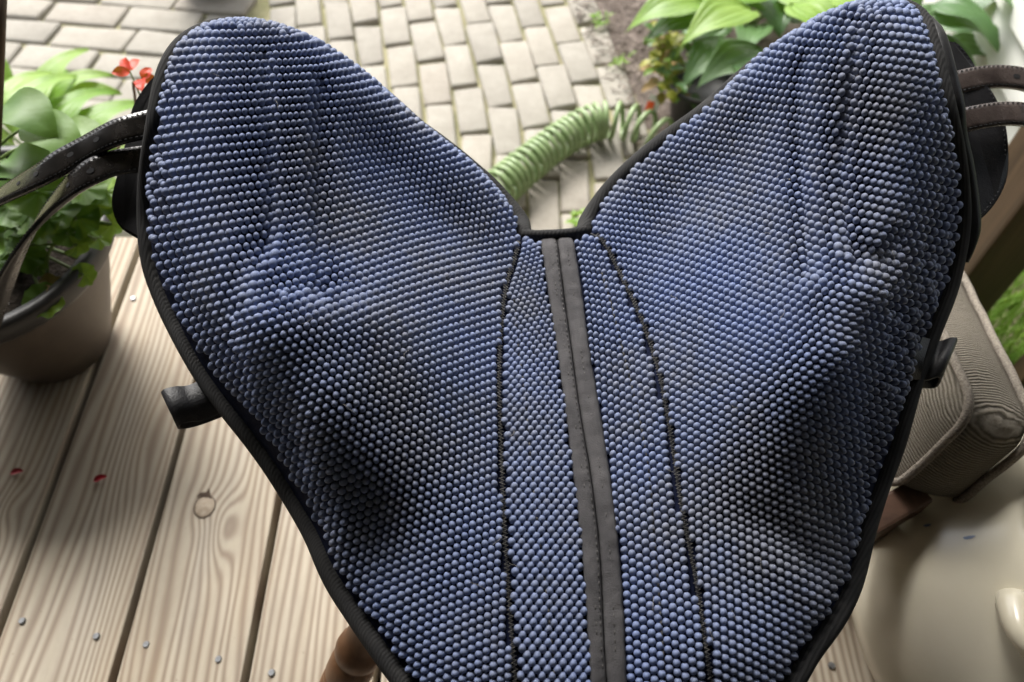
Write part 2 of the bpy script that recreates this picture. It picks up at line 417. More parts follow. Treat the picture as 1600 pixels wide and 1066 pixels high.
# the deck
gap0 = G(435, 760, DECK).x; BP = 0.1492
deck = empty('deck', (0, 0, 0)); tag(deck, kind='structure')
bm = box_bm(BP - 0.0095, 1.56, 0.036, 0.0022, 2)
bme = bpy.data.meshes.new('plank'); bm.to_mesh(bme); bm.free(); bme.materials.append(M['deck'])
bm = box_bm(BP - 0.0095, 1.10, 0.036, 0.0022, 2)   # the last plank stops short of the post
bms = bpy.data.meshes.new('plank'); bm.to_mesh(bms); bm.free(); bms.materials.append(M['deck'])
for k in range(-5, 7):
    o = bpy.data.objects.new('plank', bme if k < 6 else bms); o.location = (gap0 + BP * (k + 0.5) + random.uniform(-.0012, .0012), (0.07 if k < 6 else -0.16) + random.uniform(-.004, .004), DECK - 0.018 - (0.0 if k % 2 else 0.0012))
    o.rotation_euler = (0, random.uniform(-.004, .004), R(-0.6) + random.uniform(-.001, .001)); link(o, deck)
for yj in (-0.50, 0.212, 0.70):
    jl = 1.7 if yj < .5 else 1.42
    bm = box_bm(jl, 0.038, 0.16); o = bm_obj('joist', bm, M['deck_side'], deck); o.location = (-0.98 + jl / 2, yj, DECK - 0.0376 - 0.0835)
bm = box_bm(1.42, 0.03, 0.17); o = bm_obj('fascia', bm, M['deck_side'], deck); o.location = (-0.27, 0.815, DECK - 0.0378 - 0.087)
bm = bmesh.new(); bmesh.ops.create_cone(bm, cap_ends=True, segments=16, radius1=0.0042, radius2=0.0032, depth=0.0022)
nme = bpy.data.meshes.new('nail_head'); bm.to_mesh(nme); bm.free(); nme.materials.append(M['nail'])
for px, py in ((34, 970), (228, 1007), (341, 1030), (424, 1051), (208, 466), (1300, 1040), (150, 994)):
    o = bpy.data.objects.new('nail_head', nme); p = G(px, py, DECK + .0008); o.location = p; link(o, deck)
# dead knot, a slightly proud disc with a cracked rim
V, F = [], []
kc = G(320, 792, DECK)
for r_, z_ in ((0.0, 0.0016), (0.010, 0.0014), (0.0125, 0.0006), (0.0140, -0.001)):
    for k in range(20):
        a = 2 * math.pi * k / 20; V.append((kc.x + r_ * math.cos(a) * (1 + .06 * math.sin(3 * a)), kc.y + 1.12 * r_ * math.sin(a), DECK + z_))
for i in range(3):
    for k in range(20): F.append((i * 20 + k, i * 20 + (k + 1) % 20, (i + 1) * 20 + (k + 1) % 20, (i + 1) * 20 + k))
M['knot'] = simple('knot_wood', (0.30, 0.235, 0.165), (0.44, 0.37, 0.285), 160, 0.7, 0.3, 300)
M['knot_crack'] = simple('knot_crack', (0.05, 0.03, 0.02), (0.09, 0.06, 0.04), 160, 0.9, 0)
mesh_obj('knot', V, F, M['knot'], deck)
cv = [G(x, y, DECK + .0012) for x, y in ((307, 776), (312, 770), (322, 769), (327, 762), (329, 772), (331, 783), (326, 779), (318, 777))]
mesh_obj('knot_crack', cv, [tuple(range(len(cv)))], M['knot_crack'], deck, False)
ring = [Vector((kc.x + .0132 * math.cos(a), kc.y + .0150 * math.sin(a), DECK + .0004)) for a in [2 * math.pi * k / 24 for k in range(24)]]
tube('knot_ring', ring, 0.0007, M['knot_crack'], deck, 5, 1, True)

# unseen roof and walls added to shade the deck, white siding at the right
bm = box_bm(5.2, 2.7, 0.16); o = bm_obj('shade_roof', bm, M['roof']); o.location = (0.4, 0.13, 2.36)  # out of view; eave reach and height set to cut the sun
tag(o, 'unseen flat roof over the deck shaped to limit the light', 'roof')
bm = box_bm(4.6, 0.12, 2.24); o = bm_obj('shade_wall', bm, M['wall_dark']); o.location = (0.6, -1.05, 1.12)  # out of view, added so light comes from the garden side
tag(o, 'unseen wall added behind the deck to block light', 'wall')
bm = box_bm(0.12, 1.90, 2.24); o = bm_obj('shade_wall', bm, M['wall_dark']); o.location = (-1.22, -0.10, 1.12)  # out of view, added to darken the left flank
tag(o, 'unseen wall added at the left end to shade the saddle', 'wall')
bm = box_bm(0.12, 1.38, 2.24); o = bm_obj('shade_wall', bm, M['wall_dark']); o.location = (1.42, -0.30, 1.12)  # out of view, added to block light from the right
tag(o, 'unseen wall added at the right end to shade the saddle', 'wall')
wall = empty('siding_wall', (1.06, 2.3, 0)); tag(wall, 'white painted lap siding wall beside the hosta bed at top right', 'wall')
SX = 1.06
for k in range(22):
    z0 = -0.06 + k * 0.095
    V = [(SX, 1.02, z0), (SX, 4.4, z0), (SX + .018, 4.4, z0 + .105), (SX + .018, 1.02, z0 + .105), (SX + .016, 1.02, z0), (SX + .016, 4.4, z0), (SX + .03, 4.4, z0 + .105), (SX + .03, 1.02, z0 + .105)]
    o = mesh_obj('siding_board', V, [(0, 1, 2, 3)[::-1], (0, 4, 5, 1), (0, 3, 7, 4), (1, 5, 6, 2), (3, 2, 6, 7)], M['siding'], None, False); under(o, wall)

# ------------------------------------------------------------------ the saddle surface
EDGE_L = [(380, 34, .822), (325, 40, .823), (283, 62, .822), (259, 100, .818), (247, 150, .810), (238, 200, .800), (230, 260, .776), (226, 330, .752), (231, 400, .732), (247, 450, .718), (272, 505, .708), (314, 580, .698), (358, 640, .690), (412, 710, .674), (452, 770, .668), (488, 832, .668), (518, 900, .672), (553, 955, .674), (596, 1017, .675), (630, 1062, .676), (700, 1145, .674), (800, 1220, .678)]
EDGE_R = [(1425, 8, .825), (1442, 25, .825), (1456, 62, .824), (1470, 115, .818), (1485, 170, .808), (1498, 240, .784), (1505, 300, .764), (1506, 350, .745), (1497, 400, .728), (1485, 450, .716), (1457, 520, .706), (1428, 600, .694), (1403, 690, .682), (1378, 755, .670), (1355, 830, .668), (1338, 900, .670), (1310, 960, .673), (1266, 1020, .675), (1240, 1064, .676), (1160, 1150, .674), (1060, 1225, .678)]
CREST_L = [(812, 364, .726, .003), (797, 335, .737, .014), (765, 293, .750, .020), (720, 245, .764, .022), (672, 206, .778, .014), (620, 165, .796, .028), (560, 112, .813, .030), (500, 70, .823, .028), (440, 44, .827, .015)]
CREST_R = [(918, 361, .726, .003), (932, 335, .731, .008), (962, 288, .742, .006), (1010, 240, .755, .005), (1060, 200, .768, .005), (1110, 165, .785, .010), (1160, 125, .803, .028), (1220, 75, .820, .030), (1280, 30, .829, .028), (1335, 8, .831, .016), (1390, 0, .827, .004)]
NOTCH = [(840, 368, .723), (865, 368, .722), (890, 366, .722)]
INTERIOR = [(870, 385, .722), (885, 450, .721), (895, 550, .721), (910, 650, .720), (920, 750, .718), (930, 850, .714), (940, 950, .708), (946, 1066, .700), (955, 1200, .688),
 (800, 420, .727), (783, 550, .728), (783, 700, .727), (790, 850, .721), (802, 1040, .708), (965, 420, .727), (1015, 550, .728), (1048, 700, .727), (1072, 850, .721), (1105, 1040, .708),
 (700, 350, .752), (700, 450, .755), (700, 550, .756), (690, 650, .751), (690, 750, .738), (690, 850, .722), (700, 950, .708), (720, 1040, .700),
 (600, 250, .789), (600, 350, .782), (600, 450, .783), (600, 550, .783), (590, 650, .770), (580, 750, .747), (590, 850, .708), (620, 950, .699),
 (500, 150, .829), (500, 250, .816), (500, 350, .803), (500, 450, .799), (500, 550, .797), (490, 650, .775), (490, 750, .729), (520, 830, .706),
 (400, 120, .842), (400, 250, .826), (400, 350, .811), (400, 450, .803), (420, 540, .795), (440, 620, .768),
 (310, 120, .838), (300, 250, .820), (295, 350, .794), (310, 450, .770), (350, 530, .763), (395, 610, .752), (450, 690, .730), (500, 790, .708),
 (1060, 300, .753), (1080, 400, .756), (1100, 500, .758), (1120, 600, .757), (1140, 700, .749), (1150, 800, .729), (1160, 900, .714), (1170, 1000, .702),
 (1180, 200, .794), (1190, 300, .789), (1200, 400, .786), (1210, 500, .789), (1220, 600, .784), (1230, 700, .757), (1240, 800, .727), (1240, 900, .707),
 (1300, 120, .836), (1300, 250, .818), (1310, 350, .808), (1320, 450, .802), (1310, 550, .793), (1290, 650, .763), (1280, 780, .716),
 (1400, 100, .841), (1410, 220, .821), (1425, 320, .798), (1415, 430, .774), (1375, 520, .767), (1340, 620, .752), (1310, 710, .730)]
def lift(L): return [(e[0], e[1], e[2] + .025 * max(0, (300 - e[1]) / 300) * (1 if abs(e[0] - 870) > 130 else 0)) + tuple(e[3:]) for e in L]
EDGE_L, EDGE_R, CREST_L, CREST_R, INTERIOR = map(lift, (EDGE_L, EDGE_R, CREST_L, CREST_R, INTERIOR))
def P2(px, py, H): p = G(px, py, H); return (p.x, p.y)
ctrl, hv = [], []
outline = []                                   # plan polygon, clockwise from the notch over the left flap
def crest(lst, sgn):
    out = []; pl = [P2(*e[:3]) for e in lst]
    for i, e in enumerate(lst):
        a = pl[max(i - 1, 0)]; b = pl[min(i + 1, len(pl) - 1)]
        tx, ty = b[0] - a[0], b[1] - a[1]; L = math.hypot(tx, ty); nx_, ny_ = ty / L * sgn, -tx / L * sgn
        q = (pl[i][0] + nx_ * e[3], pl[i][1] + ny_ * e[3])
        ctrl.append(pl[i]); hv.append(e[2]); ctrl.append(q); hv.append(e[2] - 1.5 * e[3]); out.append(q)
    return out
outline = [P2(*NOTCH[0])] + crest(CREST_L, 1)
outline += [P2(*e) for e in EDGE_L] + [P2(955, 1240, .68)] + [P2(*e) for e in EDGE_R][::-1]
cr = crest(CREST_R, -1); outline += cr[::-1] + [P2(*NOTCH[2]), P2(*NOTCH[1])]
if outline[1][1] < G(812, 364, .726).y: print('check crest side L')
for e in EDGE_L + EDGE_R + NOTCH + [(955, 1240, .68)]: ctrl.append(P2(*e)); hv.append(e[2])
for e in INTERIOR: ctrl.append(P2(*e)); hv.append(e[2])
C = np.array(ctrl); hv = np.array(hv)
def U(r2): return np.where(r2 > 1e-12, r2 * np.log(np.maximum(r2, 1e-12)), 0.0)
n = len(C); Km = U(((C[:, None] - C[None]) ** 2).sum(-1)) + np.eye(n) * 5e-4
Pm = np.hstack([np.ones((n, 1)), C]); A = np.block([[Km, Pm], [Pm.T, np.zeros((3, 3))]])
sol = np.linalg.solve(A, np.concatenate([hv, np.zeros(3)]))
ol = spline([(x, y, 0) for x, y in outline] + [(outline[0][0], outline[0][1], 0)], 6)
ol = resample(ol, 0.004); OL = np.array([(p.x, p.y) for p in ol])
x0, x1, y0, y1 = OL[:, 0].min() - .02, OL[:, 0].max() + .02, OL[:, 1].min() - .02, OL[:, 1].max() + .02
ST = 0.0025
xs = np.arange(x0, x1, ST); ys = np.arange(y0, y1, ST); GX, GY = np.meshgrid(xs, ys)
q = np.stack([GX.ravel(), GY.ravel()], 1)
Hf = np.empty(len(q))
for i in range(0, len(q), 4000):
    b = q[i:i + 4000]; Hf[i:i + 4000] = U(((b[:, None] - C[None]) ** 2).sum(-1)) @ sol[:n] + sol[n] + b @ sol[n + 1:]
def polydist(q, poly, closed=False):
    a = np.array(poly); b = np.roll(a, -1, 0) if closed else None
    if closed: A_, B_ = a, b
    else: A_, B_ = a[:-1], a[1:]
    best = np.full(len(q), 9.0)
    for s, e in zip(A_, B_):
        d = e - s; L2 = (d ** 2).sum() + 1e-12
        t = np.clip(((q - s) @ d) / L2, 0, 1); dd = ((q - (s + t[:, None] * d)) ** 2).sum(1)
        best = np.minimum(best, dd)
    return np.sqrt(best)
def inside(q, poly):
    r = np.zeros(len(q), bool); a = np.array(poly); b = np.roll(a, -1, 0)
    for (xa, ya), (xb, yb) in zip(a, b):
        c = ((ya > q[:, 1]) != (yb > q[:, 1]))
        if not c.any(): continue
        xi = (xb - xa) * (q[:, 1] - ya) / (yb - ya + 1e-15) + xa
        r ^= c & (q[:, 0] < xi)
    return r
OLs = OL[::3]
SD = polydist(q, OLs, True) * np.where(inside(q, OLs), 1, -1)
RR = 0.022                                            # rolled rim
tt = np.clip(1 - SD / RR, 0, 0.985)
Hf -= 0.50 * RR * (1 - np.sqrt(1 - tt ** 2)) - 0.0
def crease(pts, H, depth_, width):
    global Hf
    pl = [P2(x, y, H) for x, y in pts]; pl = [(p.x, p.y) for p in spline([(a, b, 0) for a, b in pl], 5)]
    d = polydist(q, pl); Hf = Hf - depth_ * np.exp(-(d / width) ** 2)
def bulge(pts, H, h, width): crease(pts, H, -h, width)
# knee-roll block lines, puckers and broad swellings seen through the cloth
crease([(438, 165), (434, 230), (424, 320), (408, 400)], .815, .0080, .0055)
crease([(514, 190), (502, 260), (492, 340), (494, 420), (505, 470)], .807, .0085, .0055)
crease([(408, 400), (385, 440), (362, 470)], .795, .0065, .010)
crease([(420, 470), (470, 462), (530, 440)], .797, .0045, .007)
bulge([(410, 412), (422, 425)], .80, .003, .008)
bulge([(390, 510), (470, 520), (560, 505)], .795, .006, .018)
crease([(1303, 130), (1308, 230), (1322, 320), (1340, 380)], .815, .0080, .0055)
crease([(1235, 165), (1252, 240), (1268, 340), (1272, 420)], .808, .0085, .0060)
crease([(1340, 395), (1375, 400), (1395, 370)], .797, .005, .008)
bulge([(1175, 150), (1230, 200), (1255, 260)], .787, .005, .012)
bulge([(1280, 470), (1370, 450)], .798, .004, .014)
crease([(560, 780), (470, 760), (430, 735)], .74, .004, .014)
crease([(1190, 800), (1290, 845)], .74, .004, .014)
HG = Hf.reshape(GX.shape); SDG = SD.reshape(GX.shape)
HGn = HG.copy()
def bil(Gd, x, y):
    fx = (x - x0) / ST; fy = (y - y0) / ST
    i = int(min(max(fx, 0), len(xs) - 2)); j = int(min(max(fy, 0), len(ys) - 2)); a = fx - i; b = fy - j
    return (Gd[j, i] * (1 - a) + Gd[j, i + 1] * a) * (1 - b) + (Gd[j + 1, i] * (1 - a) + Gd[j + 1, i + 1] * a) * b
def H(x, y): return bil(HG, x, y)
def N(x, y, e=0.003):
    return Vector((-(H(x + e, y) - H(x - e, y)) / (2 * e), -(H(x, y + e) - H(x, y - e)) / (2 * e), 1)).normalized()
def onS(px, py, h0=.73, off=0.0):
    """point of the pad surface seen at a photo pixel"""
    h = h0
    for _ in range(12):
        p = G(px, py, h); h = 0.5 * h + 0.5 * H(p.x, p.y)
    p = G(px, py, h); return Vector((p.x, p.y, H(p.x, p.y) + off))
def poly_on(pts, off=0.0, step=0.004, nsub=8):
    pl = [onS(x, y) for x, y in pts]; pl = resample(spline(pl, nsub), step)
    return [Vector((p.x, p.y, H(p.x, p.y) + off)) for p in pl]
SEAM_L = [(813, 374), (805, 405), (791, 450), (783, 520), (780, 600), (783, 700), (787, 800), (793, 900), (800, 1000), (806, 1066), (815, 1150)]
SEAM_R = [(923, 366), (948, 390), (978, 450), (1005, 510), (1025, 570), (1040, 640), (1050, 700), (1065, 800), (1085, 900), (1100, 1000), (1110, 1066), (1125, 1150)]
TAPE_L = [(842, 373), (865, 500), (880, 600), (893, 700), (905, 800), (915, 900), (922, 1000), (926, 1066), (932, 1160)]
TAPE_R = [(888, 371), (905, 450), (918, 550), (935, 650), (950, 750), (962, 850), (970, 950), (975, 1066), (982, 1160)]
TAPE_C = [(867, 373), (878, 440), (890, 530), (905, 640), (920, 730), (930, 800), (938, 880), (943, 1000), (947, 1066), (954, 1160)]
seamL, seamR, tapeL, tapeR, tapeC = [poly_on(s) for s in (SEAM_L, SEAM_R, TAPE_L, TAPE_R, TAPE_C)]
def xfun(line):
    a = sorted([(p.y, p.x) for p in line]); Y = np.array([t[0] for t in a]); X = np.array([t[1] for t in a])
    return lambda y: float(np.interp(y, Y, X))
fSL, fSR, fTL, fTR, fTC = map(xfun, (seamL, seamR, tapeL, tapeR, tapeC))

saddle = empty('saddle', (0.02, 0.3, 0.60))
tag(saddle, 'upturned saddle with blue grey knobbly rubber lining and black edge binding', 'saddle')
def part(o): return under(o, saddle)
# base cloth of the three pieces
MS = 0.003
mxs = np.arange(x0, x1, MS); mys = np.arange(y0, y1, MS)
regs = {'panel_a': [], 'panel_b': [], 'gusset': []}
for j in range(len(mys) - 1):
    for i in range(len(mxs) - 1):
        cx, cy = mxs[i] + MS / 2, mys[j] + MS / 2
        if bil(SDG, cx, cy) < 0.0005: continue
        sl_, sr_ = fSL(cy), fSR(cy)
        if cy > seamL[0].y: sl_ = sr_ = (seamL[0].x + seamR[0].x) / 2
        regs['panel_a' if cx < sl_ else 'panel_b' if cx > sr_ else 'gusset'].append((i, j))
REG = {}
for nm, cells in regs.items():
    idx = {}; V = []; F = []
    for i, j in cells:
        f = []
        for a, b in ((i, j), (i + 1, j), (i + 1, j + 1), (i, j + 1)):
            if (a, b) not in idx:
                idx[(a, b)] = len(V); x, y = mxs[a], mys[b]; V.append((x, y, H(x, y)))
            f.append(idx[(a, b)])
        F.append(tuple(f))
    o = mesh_obj('gusset' if nm == 'gusset' else 'panel', V, F, M['backing'])
    md = o.modifiers.new('thick', 'SOLIDIFY'); md.thickness = 0.014; md.offset = -1
    part(o); REG[nm] = o
REG['panel_a']['label'] = 'knobbly blue lining panel on the left flap'; REG['panel_b']['label'] = 'knobbly blue lining panel on the right flap'
REG['gusset']['label'] = 'central knobbly gusset between the two zigzag seams'

# knobs: rows marched along the cloth with even spacing on the surface
def march(x, y, dx, dy, step):
    h0_ = H(x, y); e = 0.002; sl_ = (H(x + dx * e, y + dy * e) - h0_) / e
    k = step / math.sqrt(1 + min(sl_ * sl_, 2.2)); return x + dx * k, y + dy * k
knobs = []                                            # (x, y, region, direction)
def fill(reg, base, th, a, b, ok, both=True):
    dx, dy = math.cos(th), math.sin(th); nx_, ny_ = -dy, dx
    bases = [base]
    for sg in (1, -1):
        x, y = base
        for _ in range(90):
            x, y = march(x, y, nx_ * sg, ny_ * sg, b if not callable(b) else b(y))
            if not (x0 < x < x1 and y0 < y < y1): break
            bases.append((x, y)) if sg > 0 else bases.insert(0, (x, y))
    for r, (bx, by) in enumerate(bases):
        for sg in (1, -1):
            x, y = bx, by
            if r % 2: x, y = x + dx * a * .5, y + dy * a * .5
            if sg < 0: x, y = march(x, y, -dx, -dy, a)
            for _ in range(75):
                if not (x0 + .004 < x < x1 - .004 and y0 + .004 < y < y1 - .004): break
                if ok(x, y): knobs.append((x, y, reg, th))
                x, y = march(x, y, dx * sg, dy * sg, a)
MARG = 0.0088
def ok_a(x, y):
    if bil(SDG, x, y) < MARG: return False
    return x < (fSL(y) - 0.0022 if y < seamL[0].y else 0.03)
def ok_b(x, y):
    if bil(SDG, x, y) < MARG: return False
    return x > (fSR(y) + 0.0022 if y < seamR[0].y else 0.06)
def ok_gl(x, y): return bil(SDG, x, y) > 0.004 and y < seamL[0].y and fSL(y) + .0022 < x < fTL(y) - .0010
def ok_gr(x, y): return bil(SDG, x, y) > 0.004 and y < seamR[0].y and fTR(y) + .0010 < x < fSR(y) - .0022
# lie of the knitted rows: (x, y, knob spacing, row spacing, row slope) read along the cloth
LIE_A = [(300,90,11.5,12,-.08),(380,90,8.6,11.8,-.02),(500,113,7.4,11.7,-.06),(560,160,7.6,11,-.08),(250,200,12.5,13.3,-.1),(360,220,9.8,13.4,-.1),(440,210,8.3,12.8,-.08),(540,230,8.8,11,-.16),(650,293,8.7,10.2,-.22),(720,330,8.2,10.3,-.2),(270,330,12.8,13.5,-.13),(360,330,11,13.4,-.17),(470,340,9.5,12.6,-.2),(560,350,10,11.6,-.28),(680,400,9.6,11.2,-.28),(770,420,8.2,11.2,-.24),(310,433,12.3,13.2,-.2),(420,480,12.5,12.8,-.3),(500,500,12.3,12.4,-.36),(590,453,11.4,12.2,-.38),(730,513,9.2,12,-.35),(775,520,8.3,12,-.3),(350,600,13.8,12.6,-.33),(450,613,13.6,12.3,-.37),(550,640,12.7,12.8,-.42),(650,673,11.8,13.1,-.45),(770,660,10.2,12.7,-.4),(450,740,14,12.8,-.40),(600,760,13,13,-.44),(720,865,12.6,12.9,-.41),(780,800,11.5,12.8,-.4),(560,900,13.4,13.2,-.46),(650,1003,13.4,13.7,-.5),(780,1000,13,13.6,-.45),(700,1120,14,14.3,-.5)]
LIE_B = [(1260,90,8.6,11.6,.04),(1340,125,8.8,11.6,.1),(1400,80,10.5,12.5,.12),(1440,130,11.5,13.2,.2),(1200,120,7.8,11,-.02),(1130,170,7.8,10.3,-.02),(1300,200,9.8,12.2,.12),(1400,220,11,13,.17),(1440,273,11.7,13.2,.18),(1180,220,9.2,10.8,.2),(1110,273,8.8,10.5,.28),(1020,310,8,10.4,.1),(1200,330,10,11.5,.33),(1330,330,11,12.5,.25),(1440,350,11.8,13.2,.2),(960,375,8,10.8,.15),(1030,430,9,11.2,.36),(1100,430,9.5,11.6,.42),(1200,465,9.9,11.9,.45),(1270,450,12.3,11.9,.42),(1380,460,12,13,.3),(1060,560,10,12,.46),(1250,580,12,12.3,.45),(1330,593,12.9,12.6,.41),(1400,600,12.5,13,.35),(1120,673,11.4,12.5,.52),(1200,690,10.8,12.5,.52),(1310,740,12,13,.45),(1100,800,12.5,13,.5),(1200,820,12.5,13.2,.5),(1320,840,12.5,13.3,.45),(1170,933,13.6,13.8,.5),(1280,950,13,13.8,.48),(1130,1040,14,14.3,.5),(1150,1120,14.5,14.8,.5)]
LIE_GL = [(820,400,7,7.5,-.7),(845,400,8,6.5,-.2),(812,460,9.5,8.5,-.5),(850,460,10,7,-.2),(800,540,13,8,-.2),(850,540,13.8,7.1,-.03),(870,593,14.4,7.3,0),(850,700,15,8,.01),(860,800,15.3,8.8,.02),(870,933,15.6,9.8,.03),(870,1040,16,10.4,.03),(875,1120,16.4,11,.03)]
LIE_GR = [(905,390,7.5,9,.1),(940,400,7.5,9.5,.1),(920,450,8.5,10,.15),(960,460,9,10.5,.3),(950,520,10,11,.3),(990,540,10.5,11.5,.42),(1000,653,11.9,12.2,.47),(970,640,11.9,12.2,.42),(1000,760,12.6,12.8,.45),(1020,880,13.2,13.4,.46),(1035,980,13.6,13.9,.47),(1040,1100,14.2,14.6,.48)]
def hit(PX, PY):
    """first point of the pad surface along sight lines (arrays)"""
    u = (PX - 800) / FPX; v = (PY - 533) / FPX
    dx_, dy_, dz_ = u, CP - SP * v, -(SP + CP * v)
    def hs(d):
        X = dx_ * d; Y = dy_ * d; fx = np.clip((X - x0) / ST, 0, len(xs) - 1.001); fy = np.clip((Y - y0) / ST, 0, len(ys) - 1.001)
        i = fx.astype(int); j = fy.astype(int); a = fx - i; b = fy - j
        def g(Gd): return (Gd[j, i] * (1 - a) + Gd[j, i + 1] * a) * (1 - b) + (Gd[j + 1, i] * (1 - a) + Gd[j + 1, i + 1] * a) * b
        return CAMZ + dz_ * d - g(HG), g(SDG)
    lo = np.full(len(PX), .30); hi = np.full(len(PX), np.nan); done = np.zeros(len(PX), bool)
    for d in np.arange(.34, 1.0, .004):
        f, sd_ = hs(np.full(len(PX), d)); ok = (~done) & (f < 0) & (sd_ > 0.002)
        hi[ok] = d; lo[ok] = d - .004; done |= ok
    good = done.copy(); hi = np.where(good, hi, .9); lo = np.where(good, lo, .89)
    for _ in range(14):
        m = (lo + hi) / 2; f, _s = hs(m); hi = np.where(f < 0, m, hi); lo = np.where(f < 0, lo, m)
    d = (lo + hi) / 2; f, sd_ = hs(d)
    return dx_ * d, dy_ * d, good & (np.abs(f) < .002)
def cloth(reg, lie, bx, ok):
    S = np.array(lie); gx0, gy0, gx1, gy1 = bx; stp = 40.0
    ax_ = np.arange(gx0, gx1 + stp, stp); ay_ = np.arange(gy0, gy1 + stp, stp); nx_, ny_ = len(ax_), len(ay_)
    def field(x, y):
        w_ = np.exp(-(((S[:, 0] - x) ** 2 + (S[:, 1] - y) ** 2) / (2 * 48.0 ** 2))) + 1e-9 / (((S[:, 0] - x) ** 2 + (S[:, 1] - y) ** 2) + 1)
        w_ /= w_.sum(); return w_ @ S[:, 2], w_ @ S[:, 3], w_ @ S[:, 4]
    rows = []; rhR = []; rhC = []
    id_ = lambda i, j: j * nx_ + i
    ri, ci, vals = [], [], []; k = 0
    for j in range(ny_):
        for i in range(nx_):
            for di, dj in ((1, 0), (0, 1)):
                if i + di >= nx_ or j + dj >= ny_: continue
                x = ax_[i] + di * stp / 2; y = ay_[j] + dj * stp / 2; a, b, m = field(x, y)
                gR = (-m / b, 1 / b); L = math.hypot(1, m)
                ka = 1 / (a * L) ; gC = (ka * 1.0 , ka * m)          # along the row; columns at right angles
                ri += [k, k]; ci += [id_(i + di, j + dj), id_(i, j)]; vals += [1, -1]; k += 1
                rhR.append((gR[0] * di + gR[1] * dj) * stp); rhC.append((gC[0] * di + gC[1] * dj) * stp)
    Am = np.zeros((k + 1, nx_ * ny_)); Am[ri, ci] = vals; Am[k, 0] = 1
    AtA = Am.T @ Am; RF = np.linalg.solve(AtA, Am.T @ np.array(rhR + [0])).reshape(ny_, nx_); CF = np.linalg.solve(AtA, Am.T @ np.array(rhC + [0])).reshape(ny_, nx_)
    def ev(x, y):
        fx = (x - gx0) / stp; fy = (y - gy0) / stp
        if fx < 0 or fy < 0 or fx >= nx_ - 1 or fy >= ny_ - 1: return None
        i, j = int(fx), int(fy); a, b = fx - i, fy - j; o = []
        for Fd in (RF, CF):
            p, q_, r_, t_ = Fd[j, i], Fd[j, i + 1], Fd[j + 1, i], Fd[j + 1, i + 1]
            o += [(p * (1 - a) + q_ * a) * (1 - b) + (r_ * (1 - a) + t_ * a) * b, ((q_ - p) * (1 - b) + (t_ - r_) * b) / stp, ((r_ - p) * (1 - a) + (t_ - q_) * a) / stp]
        return o
    sx, sy = (gx0 + gx1) / 2, (gy0 + gy1) / 2; e0 = ev(sx, sy); r0_, c0_ = round(e0[0]), round(e0[3])
    pos = {}; todo = [((r0_, c0_), (sx, sy))]; seen = {(r0_, c0_)}
    while todo:
        (r, c), (x, y) = todo.pop()
        okk = True
        for _ in range(5):
            e = ev(x, y)
            if e is None: okk = False; break
            fr_, fc_ = r - e[0], (c + .5 * (r % 2)) - e[3]; det = e[1] * e[5] - e[2] * e[4]
            if abs(det) < 1e-9: okk = False; break
            x += (fr_ * e[5] - e[2] * fc_) / det; y += (e[1] * fc_ - e[4] * fr_) / det
        if not okk: continue
        pos[(r, c)] = (x, y)
        for dr, dc in ((0, 1), (0, -1), (1, 0), (-1, 0)):
            kk = (r + dr, c + dc)
            if kk not in seen: seen.add(kk); todo.append((kk, (x, y)))
    keys = list(pos); PX = np.array([pos[k_][0] for k_ in keys]); PY = np.array([pos[k_][1] for k_ in keys])
    X, Y, good = hit(PX, PY); W3 = {}
    for k_, x, y, g_ in zip(keys, X, Y, good):
        if g_: W3[k_] = Vector((x, y, H(x, y)))
    n0 = len(knobs)
    for (r, c), p in W3.items():
        if not ok(p.x, p.y): continue
        na, nb = W3.get((r, c + 1)), W3.get((r, c - 1)); n_ = [((q_ - p) * sg) for q_, sg in ((na, 1), (nb, -1)) if q_ is not None and (q_ - p).length < .013]
        t = sum(n_, Vector()) / len(n_) if n_ else Vector((.006, 0, 0))
        o1 = 0 if r % 2 == 0 else 1
        up_ = [W3.get((r - 1, c - 1 + o1)), W3.get((r - 1, c + o1)), W3.get((r + 1, c - 1 + o1)), W3.get((r + 1, c + o1))]
        nrm = N(p.x, p.y); tn = (t - nrm * t.dot(nrm)).normalized(); bn = nrm.cross(tn)
        bd = [abs((q_ - p).dot(bn)) for q_ in up_ if q_ is not None and (q_ - p).length < .02]
        b = sum(bd) / len(bd) if bd else .0065
        knobs.append((p.x, p.y, reg, tn.copy(), min(max(t.length, .0034), .0080), min(max(b, .0032), .011)))
    print(reg, len(knobs) - n0)
cloth('panel_a', LIE_A, (190, -40, 850, 1180), ok_a)
cloth('panel_b', LIE_B, (900, -60, 1560, 1180), ok_b)
cloth('gusset', LIE_GL, (760, 340, 960, 1160), ok_gl)
cloth('gusset', LIE_GR, (860, 340, 1140, 1160), ok_gr)
# the turned-over far rims, out of the photograph's sight, carry knobs too
hashk = {}
for k_ in knobs: hashk.setdefault((int(k_[0] / .008), int(k_[1] / .008)), []).append(k_)
def free(x, y):
    a, b = int(x / .008), int(y / .008); z = H(x, y)
    for i in (-1, 0, 1):
        for j in (-1, 0, 1):
            for k_ in hashk.get((a + i, b + j), ()):
                if (k_[0] - x) ** 2 + (k_[1] - y) ** 2 < .0052 ** 2: return False
    return True
seenk = knobs; knobs = []
ba = onS(600, 480, .78); bb = onS(1180, 480, .78)
fill('panel_a', (ba.x, ba.y), R(21), 0.0060, 0.0068, ok_a); fill('panel_b', (bb.x, bb.y), R(-20), 0.0060, 0.0068, ok_b)
extra = [(x, y, reg, Vector((math.cos(th), math.sin(th), 0)), .006, .0066) for x, y, reg, th in knobs if free(x, y)]
print('hidden rim knobs', len(extra)); knobs = seenk + extra
